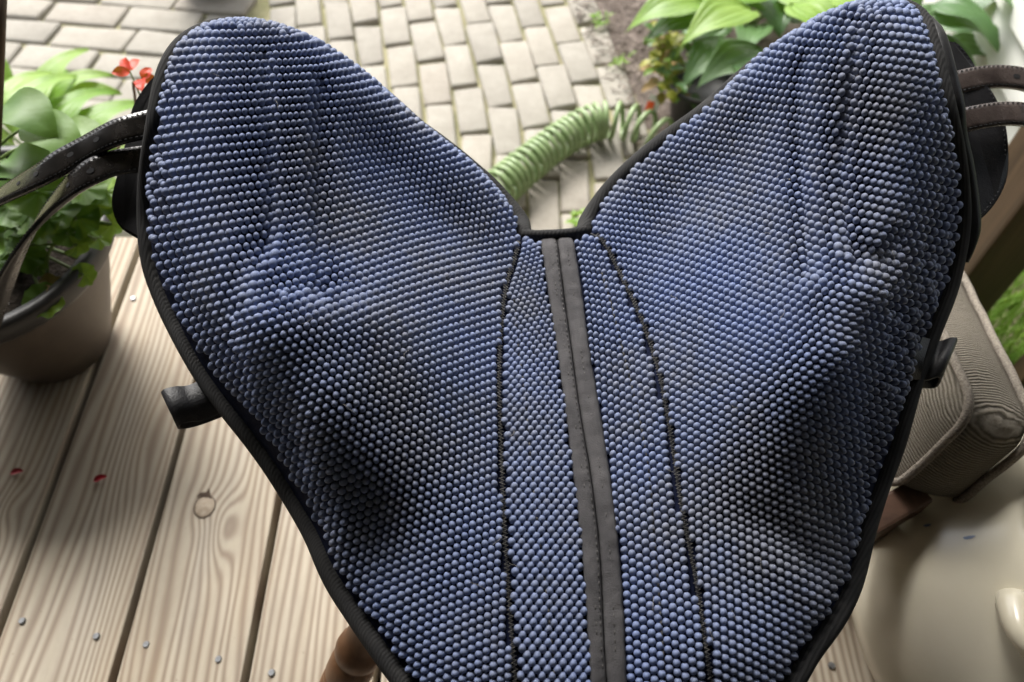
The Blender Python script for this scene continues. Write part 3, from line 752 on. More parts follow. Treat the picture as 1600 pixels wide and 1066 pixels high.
# knob template
kv, kf = [], []
SEG, RING = 10, 5
RA, RB = 0.0030, 0.0035
for i in range(RING):
    ph = -0.55 + (math.pi / 2 + 0.55) * i / RING
    for k in range(SEG):
        an = 2 * math.pi * k / SEG; kv.append((RA * math.cos(ph) * math.cos(an), RA * math.cos(ph) * math.sin(an), 0.0013 + RB * math.sin(ph)))
kv.append((0, 0, 0.0013 + RB))
for i in range(RING - 1):
    for k in range(SEG): kf.append((i * SEG + k, i * SEG + (k + 1) % SEG, (i + 1) * SEG + (k + 1) % SEG, (i + 1) * SEG + k))
for k in range(SEG): kf.append(((RING - 1) * SEG + k, (RING - 1) * SEG + (k + 1) % SEG, RING * SEG))
kme = bpy.data.meshes.new('rubber_knob'); kme.from_pydata(kv, [], kf); kme.polygons.foreach_set('use_smooth', [True] * len(kf)); kme.materials.append(M['knob'])
KV = np.array(kv)
mats = []
for x, y, reg, tv, la, lb in knobs:
    nrm = N(x, y); t = (tv - nrm * tv.dot(nrm)).normalized(); b = nrm.cross(t)
    s = random.uniform(.96, 1.03); x += random.uniform(-.00012, .00012); y += random.uniform(-.00012, .00012)
    sa_ = s * la * .50 / RA; sb = s * min(lb * .56, la * .60) / RA
    if reg == 'gusset' and lb < la * .82: sa_ *= .86; sb = s * la * .46 / RA
    sn = s * (0.5 * la + .0032) / .0062
    m4 = Matrix(((t.x * sa_, b.x * sb, nrm.x * sn, x), (t.y * sa_, b.y * sb, nrm.y * sn, y), (t.z * sa_, b.z * sb, nrm.z * sn, H(x, y)), (0, 0, 0, 1)))
    px, py, d = proj((x, y, H(x, y)))
    vis = -5 < px < 1605 and -5 < py < 1071
    view = Vector((-x, -y, CAMZ - H(x, y))).normalized().dot(nrm)
    mats.append((d if vis and view > .5 else 9, reg, m4))
mats.sort(key=lambda t: t[0])
for d, reg, m4 in mats[:300]:
    o = bpy.data.objects.new('rubber_knob', kme); o.matrix_world = m4; link(o); o.parent = REG[reg]
for reg in REG:
    V, F = [], []
    for d, r_, m4 in mats[300:]:
        if r_ != reg: continue
        o_ = len(V); V += [tuple(v) for v in (KV @ np.array(m4.to_3x3()).T + np.array(m4.translation))]
        F += [tuple(i + o_ for i in f) for f in kf]
    o = mesh_obj('rubber_knobs', V, F, M['knob'], REG[reg]); o['kind'] = 'stuff'
print('knobs', len(knobs))

# binding round the edge
be = [Vector((p.x, p.y, H(p.x, p.y) + 0.0045)) for p in ol]
def smooth_line(pl, it=3, closed=True):
    for _ in range(it):
        pl = [(pl[i - 1] + pl[i] * 2 + pl[(i + 1) % len(pl)]) / 4 for i in range(len(pl))] if closed else pl
    return pl
be = smooth_line(be)
part(tube('binding', be, 0.0076, M['binding'], None, 12, 1.0, True))
# stitched join where the binding overlaps itself
jp = [p for p in be if abs(proj(p)[1] - 183) < 14 and proj(p)[0] < 300]
if len(jp) > 2: part(tube('binding_overlap', jp[:6], 0.0068, M['binding'], None, 12))
# leather roll behind the right edge
def offset_edge(pts, out, dn):
    r = []
    for i, p in enumerate(pts):
        a = pts[max(i - 1, 0)]; b = pts[min(i + 1, len(pts) - 1)]; t = (b - a); t.z = 0; t.normalize()
        r.append(Vector((p.x + t.y * out, p.y - t.x * out, p.z - dn)))
    return r
def edge3(lst): return resample(spline([Vector((*P2(*e), e[2])) for e in lst], 8), 0.006)
re_ = edge3([e for e in EDGE_R if e[1] < 420]); le_ = edge3([e for e in EDGE_L if 90 < e[1] < 620])
def taper(n, r): return [r * min(1, 0.25 + i / 6, 0.25 + (n - 1 - i) / 6) for i in range(n)]
p_ = offset_edge(re_, -0.010, 0.008); part(tube('leather_roll', p_, taper(len(p_), 0.0075), M['leather'], None, 12))
p_ = offset_edge(le_, -0.002, 0.012); part(tube('leather_roll', p_, taper(len(p_), 0.0085), M['leather'], None, 12))

# seams
def zigzag(line, amp, step, rad, off):
    pl = resample(line, step); out = []
    for i in range(len(pl)):
        a = pl[max(i - 1, 0)]; b = pl[min(i + 1, len(pl) - 1)]; t = (b - a).normalized(); s = Vector((t.y, -t.x, 0)).normalized()
        p = pl[i] + s * amp * (1 if i % 2 else -1) * random.uniform(.7, 1.25); out.append(Vector((p.x, p.y, H(p.x, p.y) + off + random.uniform(-.0003, .0004))))
    return out
for ln in (seamL, seamR):
    under_ = [p + Vector((0, 0, .0006)) for p in ln]
    part(tube('seam_cord', under_, 0.0008, M['thread'], None, 6, 0.8))
    part(tube('zigzag_stitching', zigzag(ln[2:], 0.0017, 0.0013, 0, 0.0030), 0.00040, M['pale_thread'], None, 5))
    part(tube('zigzag_stitching', zigzag(ln[2:], 0.0014, 0.0019, 0, 0.0034), 0.00026, M['thread'], None, 5))
def dashes(name, line, L, gap, rad, mat, off, parent=None):
    pl = resample(line, (L + gap) / 4); ps = []
    for i in range(0, len(pl) - 3, 4):
        ps.append(tube_data([pl[i] + Vector((0, 0, off * .6)), pl[i + 1] + Vector((0, 0, off)), pl[i + 2] + Vector((0, 0, off * .6))], rad, 5))
    V, F = join_data(ps); return mesh_obj(name, V, F, mat, parent)
for pts in ([(803, 470), (808, 530), (820, 620), (835, 780), (850, 900), (862, 1010), (868, 1080)], [(940, 430), (955, 480), (985, 600), (1010, 720), (1022, 850), (1032, 980), (1038, 1080)]):
    ln = poly_on(pts, 0.0018, 0.002)
    part(tube('stitch_line', ln, 0.0008, M['thread'], None, 6)); part(dashes('stitching', ln, 0.004, 0.002, 0.0006, M['grey_thread'], 0.0015))
# centre tape: two woven strips meeting in a dark slit
def ribbon(fa, fb, ylist, off, thick, mat, name, wob=0.0):
    V, F = [], []
    nn = 9
    for y in ylist:
        for k in range(nn):
            t = k / (nn - 1); x = fa(y) * (1 - t) + fb(y) * t
            edge = abs(2 * t - 1) ** 4
            z = H(x, y) + off * (1 - 0.45 * edge) + wob * mnoise.noise((x * 160, y * 160, 1.0))
            V.append((x, y, z))
    for i in range(len(ylist) - 1):
        for k in range(nn - 1):
            a = i * nn + k; F.append((a, a + nn, a + nn + 1, a + 1))
    o = mesh_obj(name, V, F, mat); md = o.modifiers.new('t', 'SOLIDIFY'); md.thickness = thick; md.offset = -1; return part(o)
yl = list(np.arange(tapeC[-1].y + .004, tapeC[0].y - 0.002, 0.003))
ribbon(lambda y: fTL(y) + .0007 * mnoise.noise((y * 120, 0, 0)), lambda y: fTC(y) - .0015, yl, 0.0042, 0.002, M['tape'], 'webbing_strip', 0.0011)
ribbon(lambda y: fTC(y) + .0015, lambda y: fTR(y) + .0007 * mnoise.noise((y * 120, 5, 0)), yl, 0.0042, 0.002, M['tape'], 'webbing_strip', 0.0011)
ribbon(lambda y: fTC(y) - .0022, lambda y: fTC(y) + .0022, yl, 0.0008, 0.001, M['slit'], 'slit')
for f, sg in ((lambda y: fTL(y) * .55 + fTC(y) * .45, 1), (lambda y: fTR(y) * .55 + fTC(y) * .45, 1), (lambda y: fTC(y) - .0022, 1)):
    ln = [Vector((f(y), y, H(f(y), y) + .0050)) for y in yl]
    part(dashes('stitching', [p + Vector((0, 0, .0004)) for p in ln], 0.003, 0.002, 0.00036, M['grey_thread'], 0.0006))
part(tube('notch_trim', [Vector((*P2(x, y, .722), .7245)) for x, y in ((815, 369), (840, 370), (866, 369), (892, 367), (916, 363))], 0.0040, M['binding'], None, 8))

lint = []
for k in range(46):
    lx, ly = random.uniform(300, 1400), random.uniform(120, 1030); p = onS(lx, ly, .77)
    if bil(SDG, p.x, p.y) < .02 or p.y < .05: continue
    a = random.uniform(0, 6.28); L = random.uniform(.004, .012); q_ = []
    for t in range(5):
        a += random.uniform(-.5, .5); q_.append(Vector((p.x, p.y, H(p.x, p.y) + .0052 + random.uniform(-.0003, .0006)))); p = p + Vector((math.cos(a), math.sin(a), 0)) * L / 4
    lint.append(tube_data(q_, .00009, 4))
V, F = join_data(lint); M['lint'] = simple('pale_lint', (.45, .42, .38), (.6, .58, .55), 200, .9, 0); o = part(mesh_obj('lint', V, F, M['lint'])); o['kind'] = 'stuff'
# leather flaps seen past the edges
def plate(name, pts, thick, mat, bev=0.0015):
    bm = bmesh.new(); vs = [bm.verts.new(p) for p in pts]; f = bm.faces.new(vs)
    bmesh.ops.recalc_face_normals(bm, faces=[f])
    if f.normal.z < 0: f.normal_flip()
    r = bmesh.ops.extrude_face_region(bm, geom=[f])
    for g in r['geom']:
        if isinstance(g, bmesh.types.BMVert): g.co.z -= thick
    bmesh.ops.recalc_face_normals(bm, faces=bm.faces)
    bmesh.ops.bevel(bm, geom=list(bm.edges), offset=bev, segments=2, affect='EDGES')
    return part(bm_obj(name, bm, mat, None, False))
def curve_px(lst): return resample(spline([G(*e) for e in lst], 8), 0.006)
fl = curve_px([(262, 95, 0.802), (228, 130, 0.795), (205, 168, 0.786), (196, 215, 0.773), (182, 270, 0.757), (173, 315, 0.745), (184, 350, 0.736), (206, 366, 0.732), (236, 382, 0.732)]) + [G(330, 380, 0.742), G(340, 110, 0.801)]
o = plate('leather_flap', fl, 0.004, M['leather']); o['label'] = 'black leather girth flap under the left edge'
fr = curve_px([(1468, 60, 0.809), (1497, 66, 0.806), (1514, 84, 0.801), (1532, 112, 0.793), (1562, 160, 0.782), (1575, 205, 0.771), (1577, 262, 0.754), (1566, 300, 0.745), (1540, 335, 0.738), (1500, 362, 0.735)]) + [G(1420, 360, 0.742), G(1400, 70, 0.809)]
o = plate('leather_flap', fr, 0.004, M['leather']); o['label'] = 'black leather girth flap under the right edge'
part(dashes('stitching', [p + Vector((-.004, 0, .0002)) for p in fr[3:-6]], 0.0025, 0.0018, 0.0004, M['thread'], 0.0006))

def strap(name, pts, wid, thick, mat, wdir, holes, label, shape=None):
    """flat leather strip along pts, wdir = list of width directions"""
    pl = [Vector(p) for p in pts]; n = len(pl); V, F = [], []; frames = []
    for i, p in enumerate(pl):
        t = (pl[min(i + 1, n - 1)] - pl[max(i - 1, 0)]).normalized()
        f = i / (n - 1) * (len(wdir) - 1); k = min(int(f), len(wdir) - 2); wv = Vector(wdir[k]).lerp(Vector(wdir[k + 1]), f - k)
        wv = (wv - t * wv.dot(t)).normalized(); nv = t.cross(wv)
        if nv.z < -0.3 or (abs(nv.z) <= .3 and nv.dot(Vector((0, -SP, SP))) < 0): nv = -nv
        frames.append((p, t, wv, nv))
        sec = [(-.5, 0), (-.46, .5), (-.25, .62), (.25, .62), (.46, .5), (.5, 0), (.46, -.5), (-.46, -.5)]
        for a, b in sec: V.append(p + wv * wid * a + nv * thick * b)
    for i in range(n - 1):
        for k in range(8): F.append((i * 8 + k, i * 8 + (k + 1) % 8, (i + 1) * 8 + (k + 1) % 8, (i + 1) * 8 + k))
    F.append(tuple(range(8))); F.append(tuple((n - 1) * 8 + k for k in range(8)))
    bm = bmesh.new(); vv = [bm.verts.new(v) for v in V]
    for f in F: bm.faces.new([vv[k] for k in f])
    bmesh.ops.recalc_face_normals(bm, faces=bm.faces)
    o = bm_obj(name, bm, mat, None, True); part(o); o['label'] = label
    for sg in (-1, 1):
        ln = [p + wv * wid * .40 * sg + nv * thick * .60 for p, t, wv, nv in frames]
        s = dashes('stitching', ln, 0.0024, 0.0018, 0.00038, M['thread'], 0.0003); s.parent = o
    for hf in holes:
        p, t, wv, nv = frames[int(hf * (n - 1))]; c = p + nv * (thick * .62 + .0003)
        vs = [c + (t * math.cos(a) * .0034 + wv * math.sin(a) * .0021) for a in [2 * math.pi * k / 12 for k in range(12)]]
        h = mesh_obj('buckle_hole', vs, [tuple(range(12))], M['slit'], None, False); h.parent = o
    return o
UPY = (0, .9, .45)
strap('girth_strap', resample(spline([G(262, 188, 0.782), G(225, 196, 0.787), (G(178, 209, 0.787)), G(120, 240, 0.770), G(60, 275, 0.756), G(0, 308, .715), G(-60, 352, .67), G(-110, 410, .60)], 8), .005), 0.0235, 0.0045, M['strap'], [UPY, UPY, (0.2, .9, .2), (.45, .85, 0), (.6, .8, 0)], (.16, .24, .33, .41), 'upper girth strap at the left with punched holes')
strap('girth_strap', resample(spline([G(250, 245, 0.766), G(212, 250, 0.770), G(168, 258, 0.770), G(120, 284, 0.762), G(75, 328, .722), G(38, 380, .69), G(8, 440, .64), G(-20, 520, .57)], 8), .005), 0.0225, 0.0045, M['strap'], [UPY, UPY, (.3, .85, .1), (.6, .75, 0), (.75, .6, 0)], (.17, .25), 'lower girth strap at the left with punched holes')
strap('girth_strap', resample(spline([G(1490, 132, 0.788), G(1520, 124, 0.790), G(1560, 120, 0.790), G(1605, 126, 0.787), G(1660, 150, 0.775), G(1720, 190, 0.727)], 8), .004), 0.0215, 0.0045, M['strap_r'], [UPY, UPY, UPY], (.30, .46), 'upper brown girth strap at the right')
strap('girth_strap', resample(spline([G(1500, 190, 0.783), G(1530, 183, 0.786), G(1570, 178, 0.786), G(1610, 182, 0.782), G(1665, 205, 0.744), G(1720, 240, 0.714)], 8), .004), 0.0215, 0.0045, M['strap_r'], [UPY, UPY, UPY], (.33,), 'lower brown girth strap at the right')

# elastic keeper loops
def loop(pts_px, wid_a, wid_b, label):
    """ribbon loop: path given, width direction from a to b"""
    pl = resample(spline(pts_px, 8), 0.003); wv = (wid_b - wid_a); V, F = [], []
    for p in pl: V += [p - wv / 2, p + wv / 2]
    for i in range(len(pl) - 1): F.append((2 * i, 2 * i + 1, 2 * i + 3, 2 * i + 2))
    o = mesh_obj('keeper_loop', V, F, M['elastic']); md = o.modifiers.new('t', 'SOLIDIFY'); md.thickness = 0.0022; md.offset = 0
    o['label'] = label; return part(o)
a_, b_ = G(322, 586, .698), G(347, 640, .682)
m_ = (a_ + b_) / 2; out_ = (G(268, 640, .690) - m_); e = out_.normalized()
loop([m_ - e * .02, m_ + out_ * .4 + Vector((0, 0, -.004)), m_ + out_ * .72 + Vector((0, 0, .001)), m_ + out_ * .95 + Vector((0, 0, .0030)), m_ + out_ * 1.03 + Vector((0, 0, -.0005)), m_ + out_ * .96 + Vector((0, 0, -.0045)), m_ + out_ * .5 + Vector((0, 0, -.009)), m_ - e * .02 + Vector((0, 0, -.010))], a_, b_, 'black keeper loop at the left edge')
a_, b_ = G(1462, 528, .708), G(1436, 590, .702)
m_ = (a_ + b_) / 2; out_ = (G(1480, 562, .698) - m_); e = out_.normalized()
loop([m_ - e * .02, m_ + out_ * .3 + Vector((0, 0, -.004)), m_ + out_ * .7 + Vector((0, 0, .002)), m_ + out_ * .95 + Vector((0, 0, .003)), m_ + out_ * 1.12 + Vector((0, 0, -.006)), m_ + out_ * .9 + Vector((0, 0, -.014)), m_ - e * .02 + Vector((0, 0, -.014))], a_, b_, 'black keeper loop at the right edge')

# leather seat below (rests on the stool)
V, F = lathe_data([(0.001, 0.0), (0.08, 0.0), (0.12, 0.012), (0.13, 0.03), (0.11, 0.07)], 40, (0, 0, 0))
V = [Vector((v.x * 0.85 + 0.055, v.y * 1.35 + 0.27, v.z + 0.603)) for v in V]
part(mesh_obj('leather_seat', V, F, M['leather']))

# ------------------------------------------------------------------ stool under the saddle
stool = empty('wooden_stool', (0.06, 0.27, DECK)); tag(stool, 'honey brown wooden stool with turned splayed leg under the saddle', 'stool')
bm = bmesh.new(); bmesh.ops.create_cone(bm, cap_ends=True, segments=48, radius1=0.15, radius2=0.155, depth=0.03)
bmesh.ops.bevel(bm, geom=[e for e in bm.edges if len(e.link_faces) == 2 and e.calc_face_angle(0) > 1], offset=.008, segments=3, affect='EDGES')
o = bm_obj('seat', bm, M['leg'], None, True); o.location = (0.06, 0.27, 0.587); under(o, stool)
legprof = [(0.0, .014), (.03, .015), (.06, .019), (.10, .0185), (.13, .0185), (.135, .0215), (.145, .0225), (.155, .0215), (.160, .0185), (.163, .0200), (.172, .0218), (.195, .0218), (.2, .0205), (.2015, .0213), (.207, .0213), (.2085, .0205), (.21, .0215), (.25, .0210), (.32, .0185), (.39, .0160), (.43, .0150)]
def leg(top, foot):
    top, foot = Vector(top), Vector(foot); L = (foot - top).length; pts, rads = [], []
    for t, r_ in legprof: pts.append(top.lerp(foot, t / .43)); rads.append(r_)
    return under(tube('leg', pts, rads, M['leg'], None, 28), stool)
lt, lf = G(622, 895, .575), G(470, 1200, DECK)
leg(lt, lf)
cx, cy = 0.06, 0.27
dx_, dy_ = lt.x - cx, lt.y - cy; fx, fy = lf.x - cx, lf.y - cy
for a in (90, 180, 270):
    c, s = math.cos(R(a)), math.sin(R(a)); k = .62
    leg((cx + dx_ * c - dy_ * s, cy + dx_ * s + dy_ * c, .575), (cx + k * (fx * c - fy * s), cy + k * (fx * s + fy * c), DECK))

# ------------------------------------------------------------------ cushion leaning at the right
def cushion():
    Tt = Vector((.948, -.190, -.255)).normalized(); E1 = Vector((.127, .9616, -.243)); E1 = (E1 - Tt * E1.dot(Tt)).normalized(); E2 = Tt.cross(E1).normalized()
    if E2.z > 0: E2 = -E2
    cor = G(1524, 645, .616)
    W1, W2, TH = 0.34, 0.126, 0.065
    V, F, UV = [], [], []
    # rounded box by superellipse rings through the thickness
    n1, n2, nt_ = 40, 22, 12
    def outline2(k, N_, ins, rc=.03):
        # rounded rectangle from the corner, E1 length W1, E2 length W2
        w, h = W1 - 2 * ins, W2 - 2 * ins; rc = max(rc - ins, .004); pts = []
        for (cx_, cy_, a0) in ((w - rc, rc, -90), (w - rc, h - rc, 0), (rc, h - rc, 90), (rc, rc, 180)):
            for j in range(9): a = R(a0 + 90 * j / 8); pts.append((cx_ + rc * math.cos(a) + ins, cy_ + rc * math.sin(a) + ins))
        L = [0]
        for a, b in zip(pts, pts[1:] + pts[:1]): L.append(L[-1] + math.hypot(b[0] - a[0], b[1] - a[1]))
        out = []
        for i in range(N_):
            s = i / N_ * L[-1]
            for j in range(len(pts)):
                if L[j + 1] >= s: t = (s - L[j]) / max(L[j + 1] - L[j], 1e-9); a, b = pts[j], pts[(j + 1) % len(pts)]; out.append((a[0] + (b[0] - a[0]) * t, a[1] + (b[1] - a[1]) * t)); break
        return out
    NN = 120; rings = []
    lev = [(.050, -.014), (.034, -.012), (.018, -.007), (.006, -.001), (.001, .003), (-.001, .010), (-.003, TH * .3), (-.004, TH * .5), (-.003, TH * .7), (-.001, TH - .010), (.001, TH - .003), (.006, TH + .001), (.02, TH + .008), (.05, TH + .012)]
    for ins, t in lev:
        for i, (a, b) in enumerate(outline2(0, NN, ins)):
            p = cor + E1 * a + E2 * b + Tt * t
            nz = mnoise.noise(p * 14) * .004; p = p + E2 * nz + Tt * nz
            V.append(p)
    nl = len(lev)
    for i in range(nl - 1):
        for k in range(NN): F.append((i * NN + k, i * NN + (k + 1) % NN, (i + 1) * NN + (k + 1) % NN, (i + 1) * NN + k))
    F.append(tuple(range(NN))[::-1]); F.append(tuple((nl - 1) * NN + k for k in range(NN)))
    root = empty('box_cushion', cor + E1 * .2 + E2 * W2); tag(root, 'taupe ribbed chenille box cushion leaning behind the saddle', 'cushion')
    o = mesh_obj('cover', V, F, M['chenille'])
    uv = o.data.uv_layers.new(name='UVMap')
    for pl in o.data.polygons:
        nrm = pl.normal; face = abs(nrm.dot(Tt)) > .6
        for li, vi in zip(pl.loop_indices, pl.vertices):
            p = o.data.vertices[vi].co - cor
            if face: uv.data[li].uv = (p.dot(E2) + .15 * p.dot(E1), p.dot(E1))
            else: uv.data[li].uv = (p.dot(E1) + p.dot(E2), p.dot(Tt))
    under(o, root)
    M['piping'] = simple('chenille_piping', (0.13, 0.11, 0.09), (0.32, 0.285, 0.24), 500, 0.95, 0.9, 700, 0.1, 0.002)
    for t in (0.0, TH):
        pts = [cor + E1 * a + E2 * b + Tt * t for a, b in outline2(0, NN, -.0015)]
        pts = [p + Vector((mnoise.noise(p * 30), mnoise.noise(p * 31 + Vector((3, 0, 0))), 0)) * .0012 for p in pts]
        under(tube('piping', pts, 0.0042, M['piping'], None, 10, 1, True), root)
cushion()
# low wooden bench frame carrying the cushion
bench = empty('low_bench', (0.36, 0.36, DECK)); tag(bench, 'low dark reddish wooden bench frame under the taupe cushion', 'bench')
RH = 0.500; r0, r1 = G(1300, 880, RH), G(1620, 693, RH)
d_ = (r1 - r0).normalized(); s_ = Vector((-d_.y, d_.x, 0))
def beam(name, c, d, L, wd, ht, mat, parent, bev=.003):
    bm = box_bm(L, wd, ht, bev); o = bm_obj(name, bm, mat); a = math.atan2(d.y, d.x); o.rotation_euler = (0, 0, a); o.location = c; return under(o, parent)
Lr = 0.24
beam('rail', r0 + d_ * (Lr / 2 - .11) + s_ * .016 + Vector((0, 0, -.016)), d_, Lr, .028, .036, M['chair'], bench)
beam('rail', r0 + d_ * (Lr / 2 - .11) + s_ * .20 + Vector((0, 0, -.016)), d_, Lr, .028, .036, M['chair'], bench)
for t in (-.06, .09):
    beam('cross_rail', r0 + d_ * t + s_ * .108 + Vector((0, 0, -.020)), s_, .15, .03, .024, M['chair'], bench)
for t in (-.085, .095):
    for k in (.016, .20):
        c = r0 + d_ * t + s_ * k; bm = box_bm(.026, .026, RH - .036 - DECK, .003); o = bm_obj('leg', bm, M['chair']); o.location = (c.x, c.y, (DECK + RH - .036) / 2 + .002); o.rotation_euler = (0, 0, math.atan2(d_.y, d_.x)); 
        if t > 0 or k > 0: under(o, bench)
        else: under(o, bench)

# ------------------------------------------------------------------ stoneware crock
cc = Vector((0.605, 0.235, DECK))
crock = empty('stoneware_crock', cc); tag(crock, 'large cream glazed stoneware crock with lug handle and blue print on the deck', 'crock')
prof = [(0.001, .003), (.190, .003), (.199, .010), (.222, .04), (.238, .08), (.245, .110), (.240, .140), (.225, .170), (.200, .200), (.174, .225), (.155, .247), (.146, .256), (.143, .258), (.142, .261), (.141, .264), (.143, .266), (.141, .280), (.140, .296), (.146, .302), (.148, .312), (.144, .319), (.134, .320), (.126, .314), (.124, .26), (.16, .21), (.20, .10), (.17, .02), (.001, .015)]
V, F = lathe_data(prof, 72, cc); o = mesh_obj('body', V, F, M['crock']); under(o, crock); crock_body = o
for a in (203, 23):
    n_ = Vector((math.cos(R(a)), math.sin(R(a)), 0)); t_ = Vector((-n_.y, n_.x, 0)); pts = []
    for k in range(13):
        f = k / 12; b = math.sin(math.pi * f)
        pts.append(cc + n_ * (.158 + .022 * b) + t_ * (.034 * (1 - 2 * f)) + Vector((0, 0, .238 + .010 * b)))
    under(tube('lug_handle', pts, [.0105 + .003 * abs(1 - 2 * k / 12) for k in range(13)], M['crock'], None, 14), crock)

bodyV = [v.co.copy() for v in crock_body.data.vertices]
def crock_at(px, py):
    best = None
    for v in bodyV[:72 * 16]:
        if (v.x - cc.x) * -v.x + (v.y - cc.y) * -v.y < 0: continue
        q_ = proj(v); e = (q_[0] - px) ** 2 + (q_[1] - py) ** 2
        if best is None or e < best[0]: best = (e, v)
    return best[1]
for px, py, ln_, wd_ in ((1464, 824, .004, .0014), (1486, 834, .006, .0016), (1478, 815, .0025, .0012)):
    p = crock_at(px, py); n_ = Vector((p.x - cc.x, p.y - cc.y, .14)).normalized(); t_ = Vector((0, 0, 1)) - n_ * n_.z; t_.normalize(); b_ = n_.cross(t_)
    vs = [p + n_ * .0006 + t_ * math.cos(a) * ln_ * (1 + .2 * math.sin(3 * a)) + b_ * math.sin(a) * wd_ for a in [2 * math.pi * k / 14 for k in range(14)]]
    under(mesh_obj('blue_print', vs, [tuple(range(14))], M['cobalt'], None, False), crock)
# ------------------------------------------------------------------ porch railing at the right
post = empty('porch_post', (0.80, 0.872, 0)); tag(post, 'square brown wooden porch post at the right edge of the deck', 'post')
bm = box_bm(.094, .094, 2.24, .006); o = bm_obj('shaft', bm, M['post']); o.location = (0.80, 0.872, 1.13); o.rotation_euler = (0, 0, R(4)); under(o, post)
bal = box_bm(.036, .036, .62, .003); o = bm_obj('baluster', bal, M['post']); o.location = (0.857, 0.69, .30)
tag(o, 'thin brown wooden baluster beyond the cushion at the right edge', 'baluster')

# ------------------------------------------------------------------ plants
def leaf_data(base, d, up, L, W, droop, kind='hosta', curl=0.15, nv=7):
    d = Vector(d).normalized(); up = Vector(up); s = d.cross(up).normalized(); n = s.cross(d).normalized()
    nl, nw = 14, 17; V, F = [], []
    for i in range(nl + 1):
        t = i / nl
        if kind == 'hosta': wv = W * (math.sin(math.pi * min(1, t ** .72)) ** .85) * (1 - .15 * t)
        elif kind == 'blade': wv = W * (math.sin(math.pi * t ** .6) ** .9)
        else: wv = W * math.sin(math.pi * t ** .85) ** .7
        wv = max(wv, W * .02)
        cen = base + d * (L * t) + n * (L * (.18 * math.sin(t * 2.2) - droop * t * t))
        for j in range(nw):
            u = 2 * j / (nw - 1) - 1
            rip = .045 * W * math.sin(abs(u) * nv * 2.6) * (1 - .8 * t) if kind != 'oval' else 0
            wav = .06 * W * math.sin(t * 9 + (2 if u > 0 else 0)) * abs(u)
            V.append(cen + s * (u * wv * .5) + n * (curl * abs(u) ** 1.4 * wv * .5 + rip + wav))
    for i in range(nl):
        for j in range(nw - 1):
            a = i * nw + j; F.append((a, a + 1, a + nw + 1, a + nw))
    return V, F
def leaf(root, *a, mat='hosta', name='leaf', **k):
    V, F = leaf_data(*a, **k); return under(mesh_obj(name, V, F, M[mat]), root)
def round_leaf(root, c, nrm, r, mat='geranium', rot=0.0, cup=.18):
    nrm = Vector(nrm).normalized(); a = nrm.orthogonal().normalized(); a = Matrix.Rotation(rot, 3, nrm) @ a; b = nrm.cross(a); V, F = [Vector(c)], []
    NS, NR = 36, 4
    for i in range(1, NR + 1):
        f = i / NR
        for k in range(NS):
            an = R(14) + (2 * math.pi - R(28)) * k / (NS - 1)
            rr = r * f * (1 + .10 * f * abs(math.sin(an * 3.5)) - .05 * f + .04 * f * math.sin(an * 11))
            V.append(Vector(c) + (a * math.cos(an) + b * math.sin(an)) * rr + nrm * (cup * r * f * f * .6 + .07 * r * f * math.cos(an * 7)))
    for k in range(NS - 1): F.append((0, 1 + k, 2 + k))
    for i in range(NR - 1):
        for k in range(NS - 1): q_ = 1 + i * NS + k; F.append((q_, q_ + 1, q_ + NS + 1, q_ + NS)[::-1])
    return under(mesh_obj('leaf', V, F, M[mat]), root)
rng = random.Random(11)
def hosta(name, label, base, nleaf, L, W, mat, spread=1.0, hgt=.12, a0=0, a1=360, kind='hosta', group=None, droop=.35):
    root = empty(name, base); tag(root, label, 'plant', group)
    base = Vector(base)
    for k in range(nleaf):
        a = R(a0 + (a1 - a0) * (k + rng.uniform(.1, .9)) / nleaf); h = hgt * rng.uniform(.45, 1.2); rr = spread * rng.uniform(.02, .09)
        st = base + Vector((math.cos(a) * rr, math.sin(a) * rr, h)); dr = Vector((math.cos(a), math.sin(a), rng.uniform(.0, .55)))
        m = mat if isinstance(mat, str) else rng.choice(mat)
        leaf(root, st, dr, (0, 0, 1), L * rng.uniform(.7, 1.1), W * rng.uniform(.75, 1.1), droop * rng.uniform(.5, 1.2), mat=m, kind=kind)
        under(tube('stem', spline([base + Vector((rng.uniform(-.01, .01), rng.uniform(-.01, .01), 0)), base + Vector((math.cos(a) * rr * .4, math.sin(a) * rr * .4, h * .6)), st], 4), .003, M['stem'], None, 6), root)
    return root
# big hosta behind the right flap
hb = Vector((0.60, 1.78, 0.0))
root = hosta('hosta', 'large broad leaved green hosta behind the right flap', hb, 16, .19, .13, ['hosta', 'hosta', 'hosta_light'], 1.2, .16)
for px, py, H_, dx, dy, L_, W_, m_ in ((1190, 85, .20, -.9, -.5, .15, .12, 'hosta'), (1200, 100, .19, -.35, -1, .17, .15, 'hosta'), (1120, 30, .20, -1, -.3, .16, .11, 'hosta'), (1100, 10, .22, -.9, -.3, .17, .11, 'hosta_light'), (1170, 20, .25, -.6, -.4, .17, .12, 'hosta_light'), (1240, 10, .27, .3, -.9, .18, .11, 'hosta_light'), (1280, -10, .27, .5, -.8, .19, .12, 'hosta_light'), (1140, 70, .16, -.8, -.8, .15, .11, 'hosta')):
    leaf(root, G(px, py, H_), (dx, dy, .25), (0, 0, 1), L_, W_, .55, mat=m_)
root = hosta('hosta', 'smaller green hosta against the white siding at top right', (0.93, 1.62, 0.0), 12, .16, .10, ['hosta', 'hosta'], 1.0, .14)
for px, py, H_, dx, dy, L_ in ((1455, 10, .24, .5, -.6, .16), (1450, 30, .22, .9, -.5, .15), (1440, 70, .18, .8, -.7, .13), (1490, -10, .24, .6, -.3, .14)):
    leaf(root, G(px, py, H_), (dx, dy, .2), (0, 0, 1), L_, .085, .5, mat='hosta')
